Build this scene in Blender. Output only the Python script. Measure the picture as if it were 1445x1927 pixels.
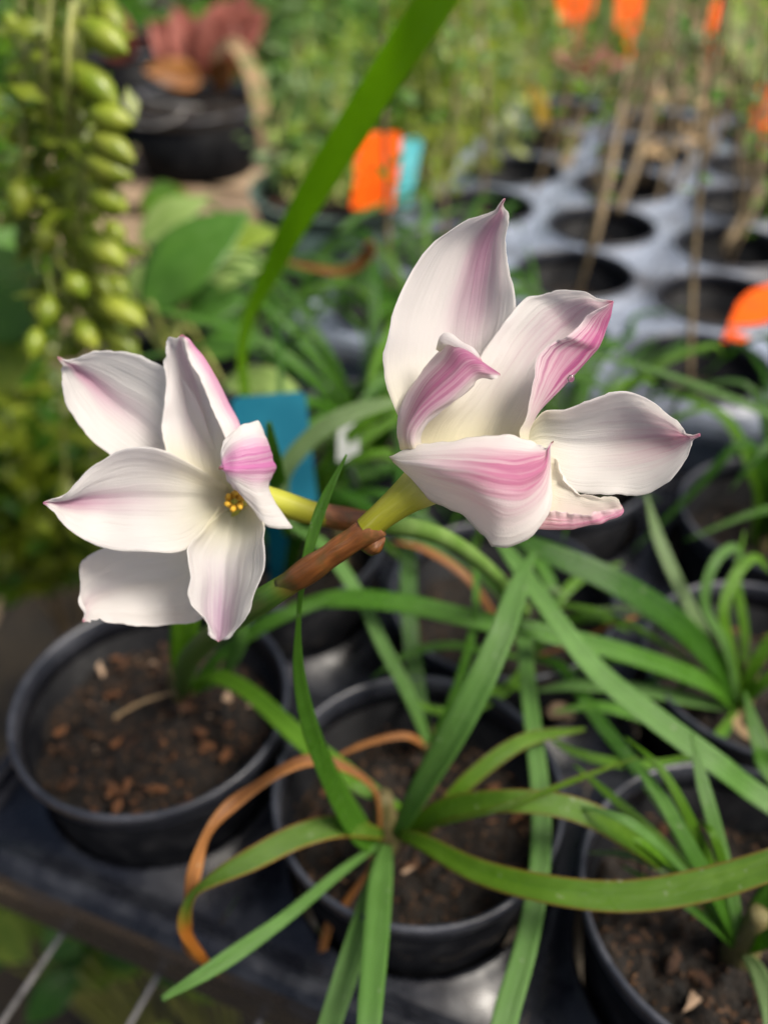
import bpy, math, random
import numpy as np
from mathutils import Vector, noise

for o in list(bpy.data.objects):
    bpy.data.objects.remove(o)
S = bpy.context.scene
COL = S.collection
random.seed(7)

# ------------------------------------------------------------------ camera
PITCH = math.radians(39.0)
FPX = 1700.0                      # focal length in pixels of a 1445 x 1927 picture
CAM = np.array([0.0, 0.0, 1.0])
RT = np.array([1.0, 0.0, 0.0])
FW = np.array([0.0, math.cos(PITCH), -math.sin(PITCH)])
UP = np.array([0.0, math.sin(PITCH), math.cos(PITCH)])
cd = bpy.data.cameras.new('camera')
co = bpy.data.objects.new('camera', cd)
COL.objects.link(co)
co.location = CAM
co.rotation_euler = (math.pi / 2 - PITCH, 0, 0)
cd.sensor_fit = 'VERTICAL'
cd.sensor_height = 36.0
cd.lens = 36.0 * FPX / 1927.0
cd.clip_start = 0.02
cd.clip_end = 200
cd.dof.use_dof = True
cd.dof.focus_distance = 0.212
cd.dof.aperture_fstop = 6.2
S.camera = co

# ------------------------------------------------------------------ sky, sun, exposure
W = bpy.data.worlds.new('World')
S.world = W
W.use_nodes = True
wn = W.node_tree.nodes
wl = W.node_tree.links
wn.clear()
sky = wn.new('ShaderNodeTexSky')
sky.sky_type = 'NISHITA'
sky.sun_disc = False
SUN_EL, SUN_AZ = math.radians(57), math.radians(112)     # azimuth clockwise from +Y
sky.sun_elevation = SUN_EL
sky.sun_rotation = SUN_AZ
sky.dust_density = 6.0
sky.air_density = 0.7
sky.ozone_density = 0.4
bg = wn.new('ShaderNodeBackground')
bg.inputs['Strength'].default_value = 0.085
wo = wn.new('ShaderNodeOutputWorld')
wl.new(sky.outputs[0], bg.inputs[0])
wl.new(bg.outputs[0], wo.inputs[0])
sl = bpy.data.lights.new('sun', 'SUN')
sl.energy = 3.3
sl.angle = math.radians(22)
sl.color = (1.0, 0.935, 0.83)
so = bpy.data.objects.new('sun', sl)
COL.objects.link(so)
sd = Vector((math.sin(SUN_AZ) * math.cos(SUN_EL), math.cos(SUN_AZ) * math.cos(SUN_EL), math.sin(SUN_EL)))
so.rotation_euler = sd.to_track_quat('Z', 'Y').to_euler()
so.location = (0.5, 0.5, 3)
S.view_settings.view_transform = 'Standard'
S.view_settings.look = 'None'
S.view_settings.gamma = 1.0
S.view_settings.exposure = 0.78
S.cycles.max_bounces = 8
S.cycles.transmission_bounces = 6
S.cycles.use_denoising = True


# ------------------------------------------------------------------ places
def P(x, y, d):
    """point seen at picture position x, y whose depth along the view axis is d metres"""
    return CAM + d * (FW + RT * ((x - 722.5) / FPX) + UP * ((963.5 - y) / FPX))


def Z(x, y, z):
    r = FW + RT * ((x - 722.5) / FPX) + UP * ((963.5 - y) / FPX)
    return CAM + r * ((z - CAM[2]) / r[2])


# ------------------------------------------------------------------ objects
BASE = {}


def thing(name, base, label, cat, group=None):
    o = bpy.data.objects.new(name, None)
    o.empty_display_size = 0.01
    COL.objects.link(o)
    o.location = tuple(float(c) for c in base)
    BASE[o.name] = np.array([float(c) for c in base])
    o['label'] = label
    o['category'] = cat
    if group:
        o['group'] = group
    return o


def obj(name, v, f, mats, parent=None, uv=None, mi=None, smooth=True, base=None, label=None, cat=None, group=None, kind=None):
    v = np.asarray(v, float)
    if parent is not None:
        b = BASE[parent.name]
    else:
        b = np.array(base, float) if base is not None else np.array([v[:, 0].mean(), v[:, 1].mean(), v[:, 2].min()])
    me = bpy.data.meshes.new(name)
    me.from_pydata((v - b).tolist(), [], [tuple(int(i) for i in q) for q in f])
    if not isinstance(mats, (list, tuple)):
        mats = [mats]
    for m in mats:
        me.materials.append(m)
    if mi is not None:
        me.polygons.foreach_set('material_index', mi)
    if smooth:
        me.polygons.foreach_set('use_smooth', [True] * len(me.polygons))
    if uv is not None:
        l = me.uv_layers.new(name='UVMap')
        vi = np.empty(len(me.loops), dtype=np.int32)
        me.loops.foreach_get('vertex_index', vi)
        l.data.foreach_set('uv', np.asarray(uv, float)[vi].ravel())
    me.update()
    o = bpy.data.objects.new(name, me)
    COL.objects.link(o)
    if parent is not None:
        o.parent = parent
    else:
        o.location = b
    BASE[o.name] = b
    if label:
        o['label'] = label
    if cat:
        o['category'] = cat
    if group:
        o['group'] = group
    if kind:
        o['kind'] = kind
    return o


def inst(name, src, parent, loc, rot, sc):
    """another piece sharing the mesh of src; loc is relative to the parent's base"""
    o = bpy.data.objects.new(name, src)
    COL.objects.link(o)
    o.parent = parent
    o.location = loc
    o.rotation_euler = rot
    o.scale = sc
    return o


# ------------------------------------------------------------------ shapes
def crom(c, n):
    """Catmull-Rom along axis 0 of control array c, n samples"""
    c = np.asarray(c, float)
    m = len(c)
    t = np.linspace(0, m - 1, n)
    i = np.minimum(t.astype(int), m - 2)
    u = (t - i).reshape((-1,) + (1,) * (c.ndim - 1))
    p1, p2 = c[i], c[i + 1]
    p0 = np.where((i > 0).reshape(u.shape), c[np.maximum(i - 1, 0)], 2 * p1 - p2)
    p3 = np.where((i + 2 < m).reshape(u.shape), c[np.minimum(i + 2, m - 1)], 2 * p2 - p1)
    return 0.5 * (2 * p1 + (p2 - p0) * u + (2 * p0 - 5 * p1 + 4 * p2 - p3) * u * u + (3 * p1 - p0 - 3 * p2 + p3) * u ** 3)


def nrm(a):
    return a / (np.linalg.norm(a, axis=-1, keepdims=True) + 1e-12)


def tube(pts, rad, n=10, samples=24, cap=True):
    p = crom(pts, samples)
    r = crom(np.asarray(rad, float).reshape(-1, 1), samples)[:, 0]
    t = nrm(np.gradient(p, axis=0))
    a = np.cross(t[0], [0.13, 0.31, 0.94])
    if np.linalg.norm(a) < 1e-3:
        a = np.cross(t[0], [1, 0, 0])
    v, f, uv = [], [], []
    a = nrm(a)
    for k in range(samples):
        a = nrm(a - t[k] * np.dot(a, t[k]))
        b = np.cross(t[k], a)
        for j in range(n):
            w = 2 * math.pi * j / n
            v.append(p[k] + r[k] * (math.cos(w) * a + math.sin(w) * b))
            uv.append((j / n, k / (samples - 1)))
    for k in range(samples - 1):
        for j in range(n):
            f.append((k * n + j, k * n + (j + 1) % n, (k + 1) * n + (j + 1) % n, (k + 1) * n + j))
    if cap:
        f.append(tuple(range(n))[::-1])
        f.append(tuple(range((samples - 1) * n, samples * n)))
    return v, f, uv


def sheet(p, thick, face=None, edge_thin=True, jcheck=None):
    """grid of points (nv, nu, 3) made into a closed skin; material 0 on the side named 'inner'.
    face = +1/-1 flips which side is slot 0"""
    nv, nu = p.shape[:2]
    du = np.gradient(p, axis=1)
    dv = np.gradient(p, axis=0)
    n = nrm(np.cross(du, dv))
    h = np.full((nv, nu, 1), thick / 2)
    if edge_thin:
        uu = np.abs(np.linspace(-1, 1, nu))
        h = h * (1 - 0.75 * uu ** 4)[None, :, None]
    a = (p + n * h).reshape(-1, 3)
    b = (p - n * h).reshape(-1, 3)
    v = np.concatenate([a, b])
    N = nv * nu
    f, mi = [], []
    for i in range(nv - 1):
        for j in range(nu - 1):
            q = (i * nu + j, i * nu + j + 1, (i + 1) * nu + j + 1, (i + 1) * nu + j)
            f.append(q)
            mi.append(0 if face in (None, 1) else 1)
            f.append(tuple(x + N for x in q[::-1]))
            mi.append(1 if face == 1 else 0)
    ring = [j for j in range(nu)] + [i * nu + nu - 1 for i in range(1, nv)] + \
           [(nv - 1) * nu + j for j in range(nu - 2, -1, -1)] + [i * nu for i in range(nv - 2, 0, -1)]
    for k in range(len(ring)):
        x, y = ring[k], ring[(k + 1) % len(ring)]
        f.append((y, x, x + N, y + N))
        mi.append(0)
    U, Vv = np.meshgrid(np.linspace(0, 1, nu), np.linspace(0, 1, nv))
    uv = np.stack([U.ravel(), Vv.ravel()], 1)
    return v, f, np.concatenate([uv, uv]), mi


def lathe(prof, n, c):
    v, f = [], []
    for r, z in prof:
        for j in range(n):
            w = 2 * math.pi * j / n
            v.append((c[0] + r * math.cos(w), c[1] + r * math.sin(w), c[2] + z))
    for k in range(len(prof) - 1):
        for j in range(n):
            f.append((k * n + j, k * n + (j + 1) % n, (k + 1) * n + (j + 1) % n, (k + 1) * n + j))
    return v, f


def blade(pts, widths, roll=0.0, channel=0.12, thick=0.0007, samples=40, across=7):
    """strap leaf through world points; widths in metres; roll in degrees (value or list)"""
    p = crom(pts, samples)
    w = crom(np.asarray(widths, float).reshape(-1, 1), samples)[:, 0]
    rl = np.radians(crom(np.asarray(roll if isinstance(roll, (list, tuple)) else [roll, roll], float).reshape(-1, 1), samples)[:, 0])
    t = nrm(np.gradient(p, axis=0))
    n0 = nrm(CAM - p) * 0.75 + np.array([0, 0, 0.55])
    n0 = nrm(n0 - t * (n0 * t).sum(1, keepdims=True))
    s0 = np.cross(t, n0)
    n1 = n0 * np.cos(rl)[:, None] + s0 * np.sin(rl)[:, None]
    s1 = np.cross(t, n1)
    q = np.linspace(-1, 1, across)
    g = p[:, None, :] + s1[:, None, :] * (q[None, :, None] * w[:, None, None] / 2) + \
        n1[:, None, :] * ((np.abs(q) ** 1.5)[None, :, None] * w[:, None, None] * channel)
    return sheet(g, thick, 1)


# ------------------------------------------------------------------ materials
def newmat(name):
    m = bpy.data.materials.new(name)
    m.use_nodes = True
    nt = m.node_tree
    nt.nodes.clear()
    return m, nt, nt.nodes, nt.links


class NB:
    def __init__(s, name):
        s.m, s.nt, s.n, s.l = newmat(name)

    def put(s, sock, val):
        if hasattr(val, 'is_output'):
            s.l.new(val, sock)
        elif isinstance(val, (tuple, list)) and len(val) == 3 and sock.type == 'RGBA':
            sock.default_value = (*val, 1)
        else:
            sock.default_value = val

    def math(s, op, a, b=0.0, clamp=False):
        k = s.n.new('ShaderNodeMath')
        k.operation = op
        k.use_clamp = clamp
        s.put(k.inputs[0], a)
        s.put(k.inputs[1], b)
        return k.outputs[0]

    def rng(s, x, a, b, c=0.0, d=1.0):
        k = s.n.new('ShaderNodeMapRange')
        k.interpolation_type = 'SMOOTHSTEP'
        s.put(k.inputs[0], x)
        for i, q in enumerate((a, b, c, d)):
            s.put(k.inputs[1 + i], q)
        return k.outputs[0]

    def mix(s, fac, a, b):
        k = s.n.new('ShaderNodeMix')
        k.data_type = 'RGBA'
        s.put(k.inputs[0], fac)
        s.put(k.inputs[6], a)
        s.put(k.inputs[7], b)
        return k.outputs[2]

    def noise(s, vec, scale, detail=3.0, rough=0.55):
        k = s.n.new('ShaderNodeTexNoise')
        if vec is not None:
            s.l.new(vec, k.inputs['Vector'])
        k.inputs['Scale'].default_value = scale
        k.inputs['Detail'].default_value = detail
        k.inputs['Roughness'].default_value = rough
        return k.outputs['Fac']

    def uv(s):
        k = s.n.new('ShaderNodeUVMap')
        x = s.n.new('ShaderNodeSeparateXYZ')
        s.l.new(k.outputs[0], x.inputs[0])
        return k.outputs[0], x.outputs[0], x.outputs[1]

    def vec(s, x, y, z=0.0):
        k = s.n.new('ShaderNodeCombineXYZ')
        s.put(k.inputs[0], x)
        s.put(k.inputs[1], y)
        s.put(k.inputs[2], z)
        return k.outputs[0]

    def coord(s):
        k = s.n.new('ShaderNodeTexCoord')
        return k.outputs['Object']

    def rnd(s):
        k = s.n.new('ShaderNodeObjectInfo')
        return k.outputs['Random']

    def bump(s, h, strength, dist=0.001):
        k = s.n.new('ShaderNodeBump')
        k.inputs['Strength'].default_value = strength
        k.inputs['Distance'].default_value = dist
        s.l.new(h, k.inputs['Height'])
        return k.outputs[0]

    def finish(s, col, rough=0.5, bump=None, transl=0.0, tcol=None, spec=0.5, metal=0.0, coat=0.0):
        b = s.n.new('ShaderNodeBsdfPrincipled')
        s.put(b.inputs['Base Color'], col)
        s.put(b.inputs['Roughness'], rough)
        b.inputs['Specular IOR Level'].default_value = spec
        b.inputs['Metallic'].default_value = metal
        b.inputs['Coat Weight'].default_value = coat
        if bump is not None:
            s.l.new(bump, b.inputs['Normal'])
        o = s.n.new('ShaderNodeOutputMaterial')
        if transl > 0:
            t = s.n.new('ShaderNodeBsdfTranslucent')
            s.put(t.inputs[0], tcol if tcol is not None else col)
            if bump is not None:
                s.l.new(bump, t.inputs['Normal'])
            x = s.n.new('ShaderNodeMixShader')
            x.inputs[0].default_value = transl
            s.l.new(b.outputs[0], x.inputs[1])
            s.l.new(t.outputs[0], x.inputs[2])
            s.l.new(x.outputs[0], o.inputs[0])
        else:
            s.l.new(b.outputs[0], o.inputs[0])
        return s.m


def petal_mat(name, amt=0.4, width=0.6, v0=0.3, pink=(0.62, 0.17, 0.38), center=0.5, streak=0.8, tipc=(0.6, 0.16, 0.3), throat=0.22, white=(0.84, 0.82, 0.81), veins=26.0, tip0=0.9, vend=None, vein_dark=0.0, v1=0.9, rib=None):
    s = NB(name)
    _, u, v = s.uv()
    wob = s.noise(s.vec(s.math('MULTIPLY', u, 3.0), s.math('MULTIPLY', v, 3.0)), 1.0, 2.0)
    uw = s.math('ADD', u, s.math('MULTIPLY', s.math('SUBTRACT', wob, 0.5), 0.10))
    du = s.math('MULTIPLY', s.math('ABSOLUTE', s.math('SUBTRACT', uw, center)), 2.0)
    st = s.noise(s.vec(s.math('MULTIPLY', uw, veins), s.math('MULTIPLY', v, 1.3)), 1.0, 3.0, 0.6)
    st2 = s.noise(s.vec(s.math('MULTIPLY', uw, veins * 2.3), s.math('MULTIPLY', v, 1.1), 4.0), 1.0, 1.0, 0.5)
    stc = s.math('MULTIPLY', s.math('ADD', s.rng(st, 0.34, 0.66), s.rng(st2, 0.36, 0.66)), 0.5)
    fine = s.noise(s.vec(s.math('MULTIPLY', uw, veins * 4), s.math('MULTIPLY', v, 2.5)), 1.0, 2.0, 0.6)
    band = s.rng(du, 0.05, width, 1.0, 0.0)
    tm = s.rng(v, v0, v1)
    if vend is not None:
        tm = s.math('MULTIPLY', tm, s.rng(v, vend, 1.0, 1.0, 0.0))
    k = s.math('MULTIPLY', s.math('MULTIPLY', band, tm), amt)
    mod = s.math('ADD', 1.0 - streak * 0.6, s.math('MULTIPLY', stc, streak))
    k = s.math('MULTIPLY', k, mod, True)
    col = s.mix(k, white, pink)
    if vein_dark > 0:
        vd = s.math('MULTIPLY', s.rng(st, 0.56, 0.66), s.math('MULTIPLY', s.rng(du, 0.2, 0.95, 1.0, 0.15), vein_dark))
        col = s.mix(s.math('MULTIPLY', vd, s.rng(v, 0.12, 0.5)), col, (0.42, 0.10, 0.27))
    col = s.mix(s.math('MULTIPLY', s.rng(fine, 0.5, 0.8), 0.10), col, (0.62, 0.54, 0.60))
    blot = s.noise(s.coord(), 140.0, 4.0)
    col = s.mix(s.math('MULTIPLY', s.rng(blot, 0.55, 0.8), 0.14), col, (0.80, 0.72, 0.62))
    th = s.rng(v, 0.0, throat, 1.0, 0.0)
    col = s.mix(s.math('MULTIPLY', th, 0.75), col, (0.80, 0.77, 0.52))
    if tip0 < 1.0:
        tp = s.math('MULTIPLY', s.rng(v, tip0, 1.0), s.rng(du, 0.3, 1.3, 1.0, 0.2))
        col = s.mix(tp, col, tipc)
    if rib is not None:
        rd_ = s.math('ABSOLUTE', s.math('SUBTRACT', u, rib))
        rk = s.math('MULTIPLY', s.rng(rd_, 0.01, 0.045, 1.0, 0.0), s.rng(v, 0.72, 0.9))
        rk = s.math('MAXIMUM', rk, s.rng(v, 0.94, 0.985))
        col = s.mix(s.math('MULTIPLY', rk, 0.85), col, (0.30, 0.15, 0.06))
    cells = s.noise(s.coord(), 2600.0, 1.0)
    h = s.math('ADD', s.math('MULTIPLY', st, 1.0), s.math('MULTIPLY', fine, 0.35))
    h = s.math('ADD', h, s.math('MULTIPLY', cells, 0.12))
    bp = s.bump(h, 0.55, 0.0007)
    return s.finish(col, s.rng(blot, 0.3, 0.7, 0.40, 0.55), bp, 0.66, s.mix(0.3, col, (0.96, 0.93, 0.90)), 0.28)


def leaf_mat(name, c1, c2, edge=None, tip=None, rough=0.30, transl=0.42, veins=30.0, spots=0.25, tip0=0.8, tcol=None):
    s = NB(name)
    _, u, v = s.uv()
    st = s.noise(s.vec(s.math('MULTIPLY', u, veins), s.math('MULTIPLY', v, 1.5), s.math('MULTIPLY', s.rnd(), 30.0)), 1.0, 3.0)
    n2 = s.noise(s.coord(), 70.0, 4.0)
    col = s.mix(s.rng(st, 0.3, 0.7), c1, c2)
    col = s.mix(s.math('MULTIPLY', s.rng(n2, 0.5, 0.75), spots), col, tuple(min(1, 1.6 * a + 0.02) for a in c2))
    col = s.mix(s.math('MULTIPLY', s.rnd(), 0.35), col, tuple(0.6 * a for a in c1))
    if edge:
        du = s.math('ABSOLUTE', s.math('SUBTRACT', u, 0.5))
        col = s.mix(s.math('MULTIPLY', s.rng(du, 0.40, 0.49), 0.75), col, edge)
    if tip:
        col = s.mix(s.rng(s.math('ADD', v, s.math('MULTIPLY', s.math('SUBTRACT', n2, 0.5), 0.15)), tip0, min(0.995, tip0 + 0.15)), col, tip)
    n3 = s.noise(s.coord(), 420.0, 2.0)
    col = s.mix(s.math('MULTIPLY', s.rng(n3, 0.68, 0.74), 0.5), col, (0.34, 0.36, 0.24))
    n4 = s.noise(s.coord(), 160.0, 4.0)
    bp = s.bump(s.math('ADD', st, s.math('MULTIPLY', n4, 0.8)), 0.6, 0.0008)
    return s.finish(col, s.rng(n2, 0.3, 0.7, rough - 0.08, rough + 0.12), bp, transl, s.mix(0.6, col, (0.34, 0.62, 0.03)) if tcol is None else tcol, 0.45)


def plain(name, c1, c2, rough=0.5, scale=60.0, bump=0.3, spec=0.5, metal=0.0, transl=0.0, dist=0.001, vary=0.0):
    s = NB(name)
    c = s.coord()
    n1 = s.noise(c, scale, 5.0)
    col = s.mix(s.rng(n1, 0.3, 0.7), c1, c2)
    if vary:
        col = s.mix(s.math('MULTIPLY', s.rnd(), vary), col, tuple(0.35 * a for a in c1))
    bp = s.bump(s.noise(c, scale * 3, 4.0), bump, dist)
    return s.finish(col, s.rng(n1, 0.25, 0.75, max(0.05, rough - 0.1), min(1, rough + 0.12)), bp, transl, None, spec, metal)


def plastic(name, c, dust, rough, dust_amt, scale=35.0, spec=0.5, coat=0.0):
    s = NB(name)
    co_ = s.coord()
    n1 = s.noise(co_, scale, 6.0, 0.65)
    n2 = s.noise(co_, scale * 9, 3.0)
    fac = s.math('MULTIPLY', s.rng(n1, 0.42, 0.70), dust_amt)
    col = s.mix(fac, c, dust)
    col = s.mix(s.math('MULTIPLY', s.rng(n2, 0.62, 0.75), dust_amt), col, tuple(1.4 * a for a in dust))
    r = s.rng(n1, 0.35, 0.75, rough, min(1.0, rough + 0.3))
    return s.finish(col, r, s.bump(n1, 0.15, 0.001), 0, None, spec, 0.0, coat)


M = {}
M['g_bright'] = leaf_mat('leaf_bright_green', (0.075, 0.200, 0.008), (0.125, 0.275, 0.016))
M['g_mid'] = leaf_mat('leaf_mid_green', (0.050, 0.160, 0.012), (0.092, 0.235, 0.022))
M['g_dark'] = leaf_mat('leaf_dark_green', (0.026, 0.098, 0.006), (0.050, 0.150, 0.012))
M['g_grey'] = leaf_mat('leaf_grey_green', (0.078, 0.195, 0.034), (0.140, 0.285, 0.068), rough=0.42)
M['g_pale'] = leaf_mat('leaf_pale_green', (0.130, 0.220, 0.080), (0.210, 0.300, 0.130), rough=0.45)
M['g_olive'] = leaf_mat('leaf_olive_red_edge', (0.060, 0.155, 0.006), (0.105, 0.205, 0.012), edge=(0.20, 0.075, 0.02))
M['g_rust'] = leaf_mat('leaf_half_rusty', (0.060, 0.140, 0.012), (0.100, 0.180, 0.020), edge=(0.32, 0.11, 0.02), tip=(0.30, 0.10, 0.015), tip0=0.62)
M['g_tip'] = leaf_mat('leaf_yellow_tip', (0.060, 0.150, 0.020), (0.100, 0.200, 0.035), tip=(0.45, 0.30, 0.06), tip0=0.8)
M['g_glow'] = leaf_mat('leaf_fresh_translucent', (0.18, 0.40, 0.006), (0.24, 0.46, 0.014), edge=(0.34, 0.46, 0.03), transl=0.82, tcol=(0.42, 0.66, 0.05))
M['g_yel'] = leaf_mat('leaf_yellow_green', (0.15, 0.20, 0.012), (0.25, 0.29, 0.022), transl=0.35, veins=6)
M['dry'] = leaf_mat('leaf_dry_orange', (0.15, 0.055, 0.014), (0.40, 0.165, 0.035), rough=0.6, transl=0.15, tcol=(0.35, 0.13, 0.03), veins=5)
M['straw'] = leaf_mat('leaf_dry_straw', (0.30, 0.20, 0.10), (0.42, 0.30, 0.16), rough=0.7, transl=0.12, tcol=(0.4, 0.28, 0.14))
M['red_leaf'] = leaf_mat('leaf_red_brown', (0.15, 0.040, 0.028), (0.46, 0.14, 0.10), rough=0.55, transl=0.25, veins=6, tcol=(0.55, 0.15, 0.10))
M['broad'] = leaf_mat('leaf_broad_green', (0.060, 0.175, 0.020), (0.105, 0.240, 0.036), veins=5, rough=0.45)
M['broad_pale'] = leaf_mat('leaf_broad_pale', (0.22, 0.34, 0.08), (0.34, 0.45, 0.15), veins=5, rough=0.5)
M['broad_yellow'] = leaf_mat('leaf_broad_yellow_green', (0.16, 0.26, 0.02), (0.28, 0.36, 0.04), veins=5, rough=0.5)
M['yellow'] = leaf_mat('leaf_yellow', (0.55, 0.36, 0.02), (0.70, 0.50, 0.04), veins=5, rough=0.5, tcol=(0.8, 0.55, 0.04))
M['pod'] = plain('pod_green', (0.18, 0.27, 0.015), (0.36, 0.41, 0.045), 0.36, 60, 0.15, transl=0.25, vary=0.5)
M['vine'] = plain('vine_stem', (0.15, 0.18, 0.03), (0.28, 0.28, 0.08), 0.55, 60, 0.3)
M['twig'] = plain('brown_twig', (0.10, 0.07, 0.035), (0.24, 0.18, 0.10), 0.7, 70, 0.4)
M['bark'] = plain('bark_chip', (0.07, 0.028, 0.010), (0.30, 0.12, 0.038), 0.65, 160, 0.6, vary=0.95)
M['chip_pale'] = plain('pale_chip', (0.32, 0.20, 0.12), (0.52, 0.38, 0.26), 0.6, 150, 0.4)
M['soil'] = plain('potting_soil', (0.004, 0.003, 0.002), (0.022, 0.0135, 0.0075), 0.85, 160, 1.0, dist=0.006)
M['grit'] = plain('soil_grit', (0.02, 0.010, 0.005), (0.14, 0.07, 0.03), 0.8, 200, 0.5)
M['ground'] = plain('ground_soil', (0.010, 0.008, 0.005), (0.045, 0.034, 0.020), 0.9, 14, 1.0, dist=0.01)
M['path'] = plain('tan_path', (0.17, 0.12, 0.07), (0.30, 0.22, 0.14), 0.9, 20, 1.0, dist=0.01)
M['pot'] = plastic('black_pot_plastic', (0.0035, 0.0039, 0.0052), (0.045, 0.045, 0.048), 0.45, 0.2, 90.0, spec=0.09)
M['pot_rim'] = plastic('dusty_rim_painted_highlight', (0.022, 0.025, 0.034), (0.10, 0.105, 0.125), 0.30, 0.5)  # bluish rim highlight painted in as a lighter base, dust over it
M['tray'] = plastic('black_tray_plastic', (0.007, 0.008, 0.012), (0.050, 0.056, 0.068), 0.22, 0.35, 55.0, spec=0.4)
M['tray_sky_sheen'] = plastic('tray_painted_sky_sheen', (0.21, 0.245, 0.31), (0.035, 0.035, 0.04), 0.22, 1.0, 11.0, spec=0.6, coat=0.2)  # pale blue-grey patches paint the sky's reflection onto black tray plastic
M['green_pot'] = plastic('green_grey_pot', (0.085, 0.140, 0.120), (0.20, 0.25, 0.22), 0.4, 0.5)
M['orange'] = plain('orange_tag', (0.72, 0.085, 0.0), (0.82, 0.12, 0.0), 0.6, 90, 0.05, transl=0.25, spec=0.15)
M['teal'] = plain('teal_tag', (0.0, 0.085, 0.135), (0.002, 0.11, 0.165), 0.55, 40, 0.05, transl=0.1, spec=0.2)
M['turq'] = plain('turquoise_tag', (0.03, 0.28, 0.32), (0.08, 0.36, 0.40), 0.5, 40, 0.05, transl=0.1)
M['white_tag'] = plain('white_tag', (0.20, 0.22, 0.21), (0.30, 0.32, 0.30), 0.5, 40, 0.05)
M['wire'] = plain('galvanised_wire', (0.16, 0.155, 0.15), (0.30, 0.29, 0.28), 0.45, 90, 0.3, metal=0.6)
M['wood'] = plain('weathered_wood', (0.20, 0.13, 0.08), (0.34, 0.25, 0.16), 0.8, 30, 0.6)
M['neck'] = leaf_mat('bulb_neck', (0.10, 0.10, 0.03), (0.22, 0.17, 0.07), rough=0.6, transl=0.05, tcol=(0.2, 0.2, 0.06))
M['anther'] = plain('anther_yellow', (0.62, 0.33, 0.015), (0.75, 0.48, 0.04), 0.7, 900, 0.8)
M['mucro'] = plain('petal_tip_brown', (0.24, 0.14, 0.05), (0.38, 0.17, 0.09), 0.5, 300, 0.3)
M['mucro_pink'] = plain('petal_tip_tan', (0.50, 0.30, 0.14), (0.55, 0.26, 0.20), 0.5, 300, 0.3)


def scape_mat():
    s = NB('scape_green')
    _, u, v = s.uv()
    st = s.noise(s.vec(s.math('MULTIPLY', u, 18.0), s.math('MULTIPLY', v, 3.0)), 1.0, 3.0)
    col = s.mix(s.rng(st, 0.3, 0.7), (0.045, 0.150, 0.010), (0.085, 0.20, 0.022))
    col = s.mix(s.rng(v, 0.86, 1.0), col, (0.20, 0.13, 0.02))
    return s.finish(col, 0.38, s.bump(st, 0.3, 0.0006), 0.08)


def spathe_mat():
    s = NB('spathe_brown')
    _, u, v = s.uv()
    st = s.noise(s.vec(s.math('MULTIPLY', u, 12.0), s.math('MULTIPLY', v, 3.0)), 1.0, 4.0)
    col = s.mix(s.rng(st, 0.3, 0.7), (0.125, 0.042, 0.010), (0.25, 0.088, 0.020))
    col = s.mix(s.rng(v, 0.62, 0.98), col, (0.38, 0.155, 0.07))
    col = s.mix(s.rng(s.math('ADD', v, s.math('MULTIPLY', st, 0.12)), 0.05, 0.22, 1.0, 0.0), col, (0.085, 0.13, 0.015))
    mo = s.noise(s.coord(), 260.0, 4.0)
    col = s.mix(s.math('MULTIPLY', s.rng(mo, 0.48, 0.66), 0.55), col, (0.085, 0.060, 0.012))
    return s.finish(col, 0.40, s.bump(st, 0.6, 0.0006), 0.2)


def tube_mat(name, end):
    s = NB(name)
    _, u, v = s.uv()
    st = s.noise(s.vec(s.math('MULTIPLY', u, 20.0), s.math('MULTIPLY', v, 2.0)), 1.0, 3.0)
    col = s.mix(s.rng(v, 0.0, 0.45), (0.30, 0.30, 0.010), (0.46, 0.47, 0.05))
    col = s.mix(s.rng(v, 0.40, 0.85), col, end)
    col = s.mix(s.math('MULTIPLY', s.rng(st, 0.5, 0.8), 0.25), col, (0.62, 0.60, 0.30))
    return s.finish(col, 0.4, s.bump(st, 0.4, 0.0006), 0.3)


M['scape'] = scape_mat()
M['scape_pale'] = plain('pale_scape', (0.10, 0.20, 0.03), (0.17, 0.28, 0.07), 0.45, 80, 0.3, transl=0.15)
M['spathe'] = spathe_mat()
M['tube_r'] = tube_mat('flower_tube_cream', (0.78, 0.73, 0.58))
M['tube_l'] = tube_mat('flower_tube_yellow', (0.50, 0.50, 0.08))

# ------------------------------------------------------------------ setting
gx = np.linspace(-30, 30, 61)
gy = np.linspace(-8, 60, 69)
gv = [(x, y, 0.0) for y in gy for x in gx]
gf = [(j * 61 + i, j * 61 + i + 1, (j + 1) * 61 + i + 1, (j + 1) * 61 + i) for j in range(68) for i in range(60)]
obj('ground', gv, gf, M['ground'], base=(0, 0, 0), kind='structure')
pv, pf = [], []
for k in range(30):
    y = -0.5 + k * 0.15
    a = 0.06 * noise.noise((k * 0.4, 1.3, 0))
    for j, x in enumerate((-1.05 + a, -0.8, -0.55 + a)):
        pv.append((x - 0.05 * y, y, 0.006 + 0.002 * (j == 1)))
    if k:
        b = k * 3
        pf += [(b - 3, b - 2, b + 1, b), (b - 2, b - 1, b + 2, b + 1)]
obj('path', pv, pf, M['path'], base=(-0.8, 1, 0), kind='structure')

# near lattice of the pots in the tray
A = np.array([0.111, -0.044, 0.0])
B = np.array([0.044, 0.111, 0.0])
P1 = np.array([-0.098, 0.247, 0.0])
RIM = 0.700
TRAY = 0.652
BENCH = 0.600


def cell(i, j):
    return P1 + A * i + B * j


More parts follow.
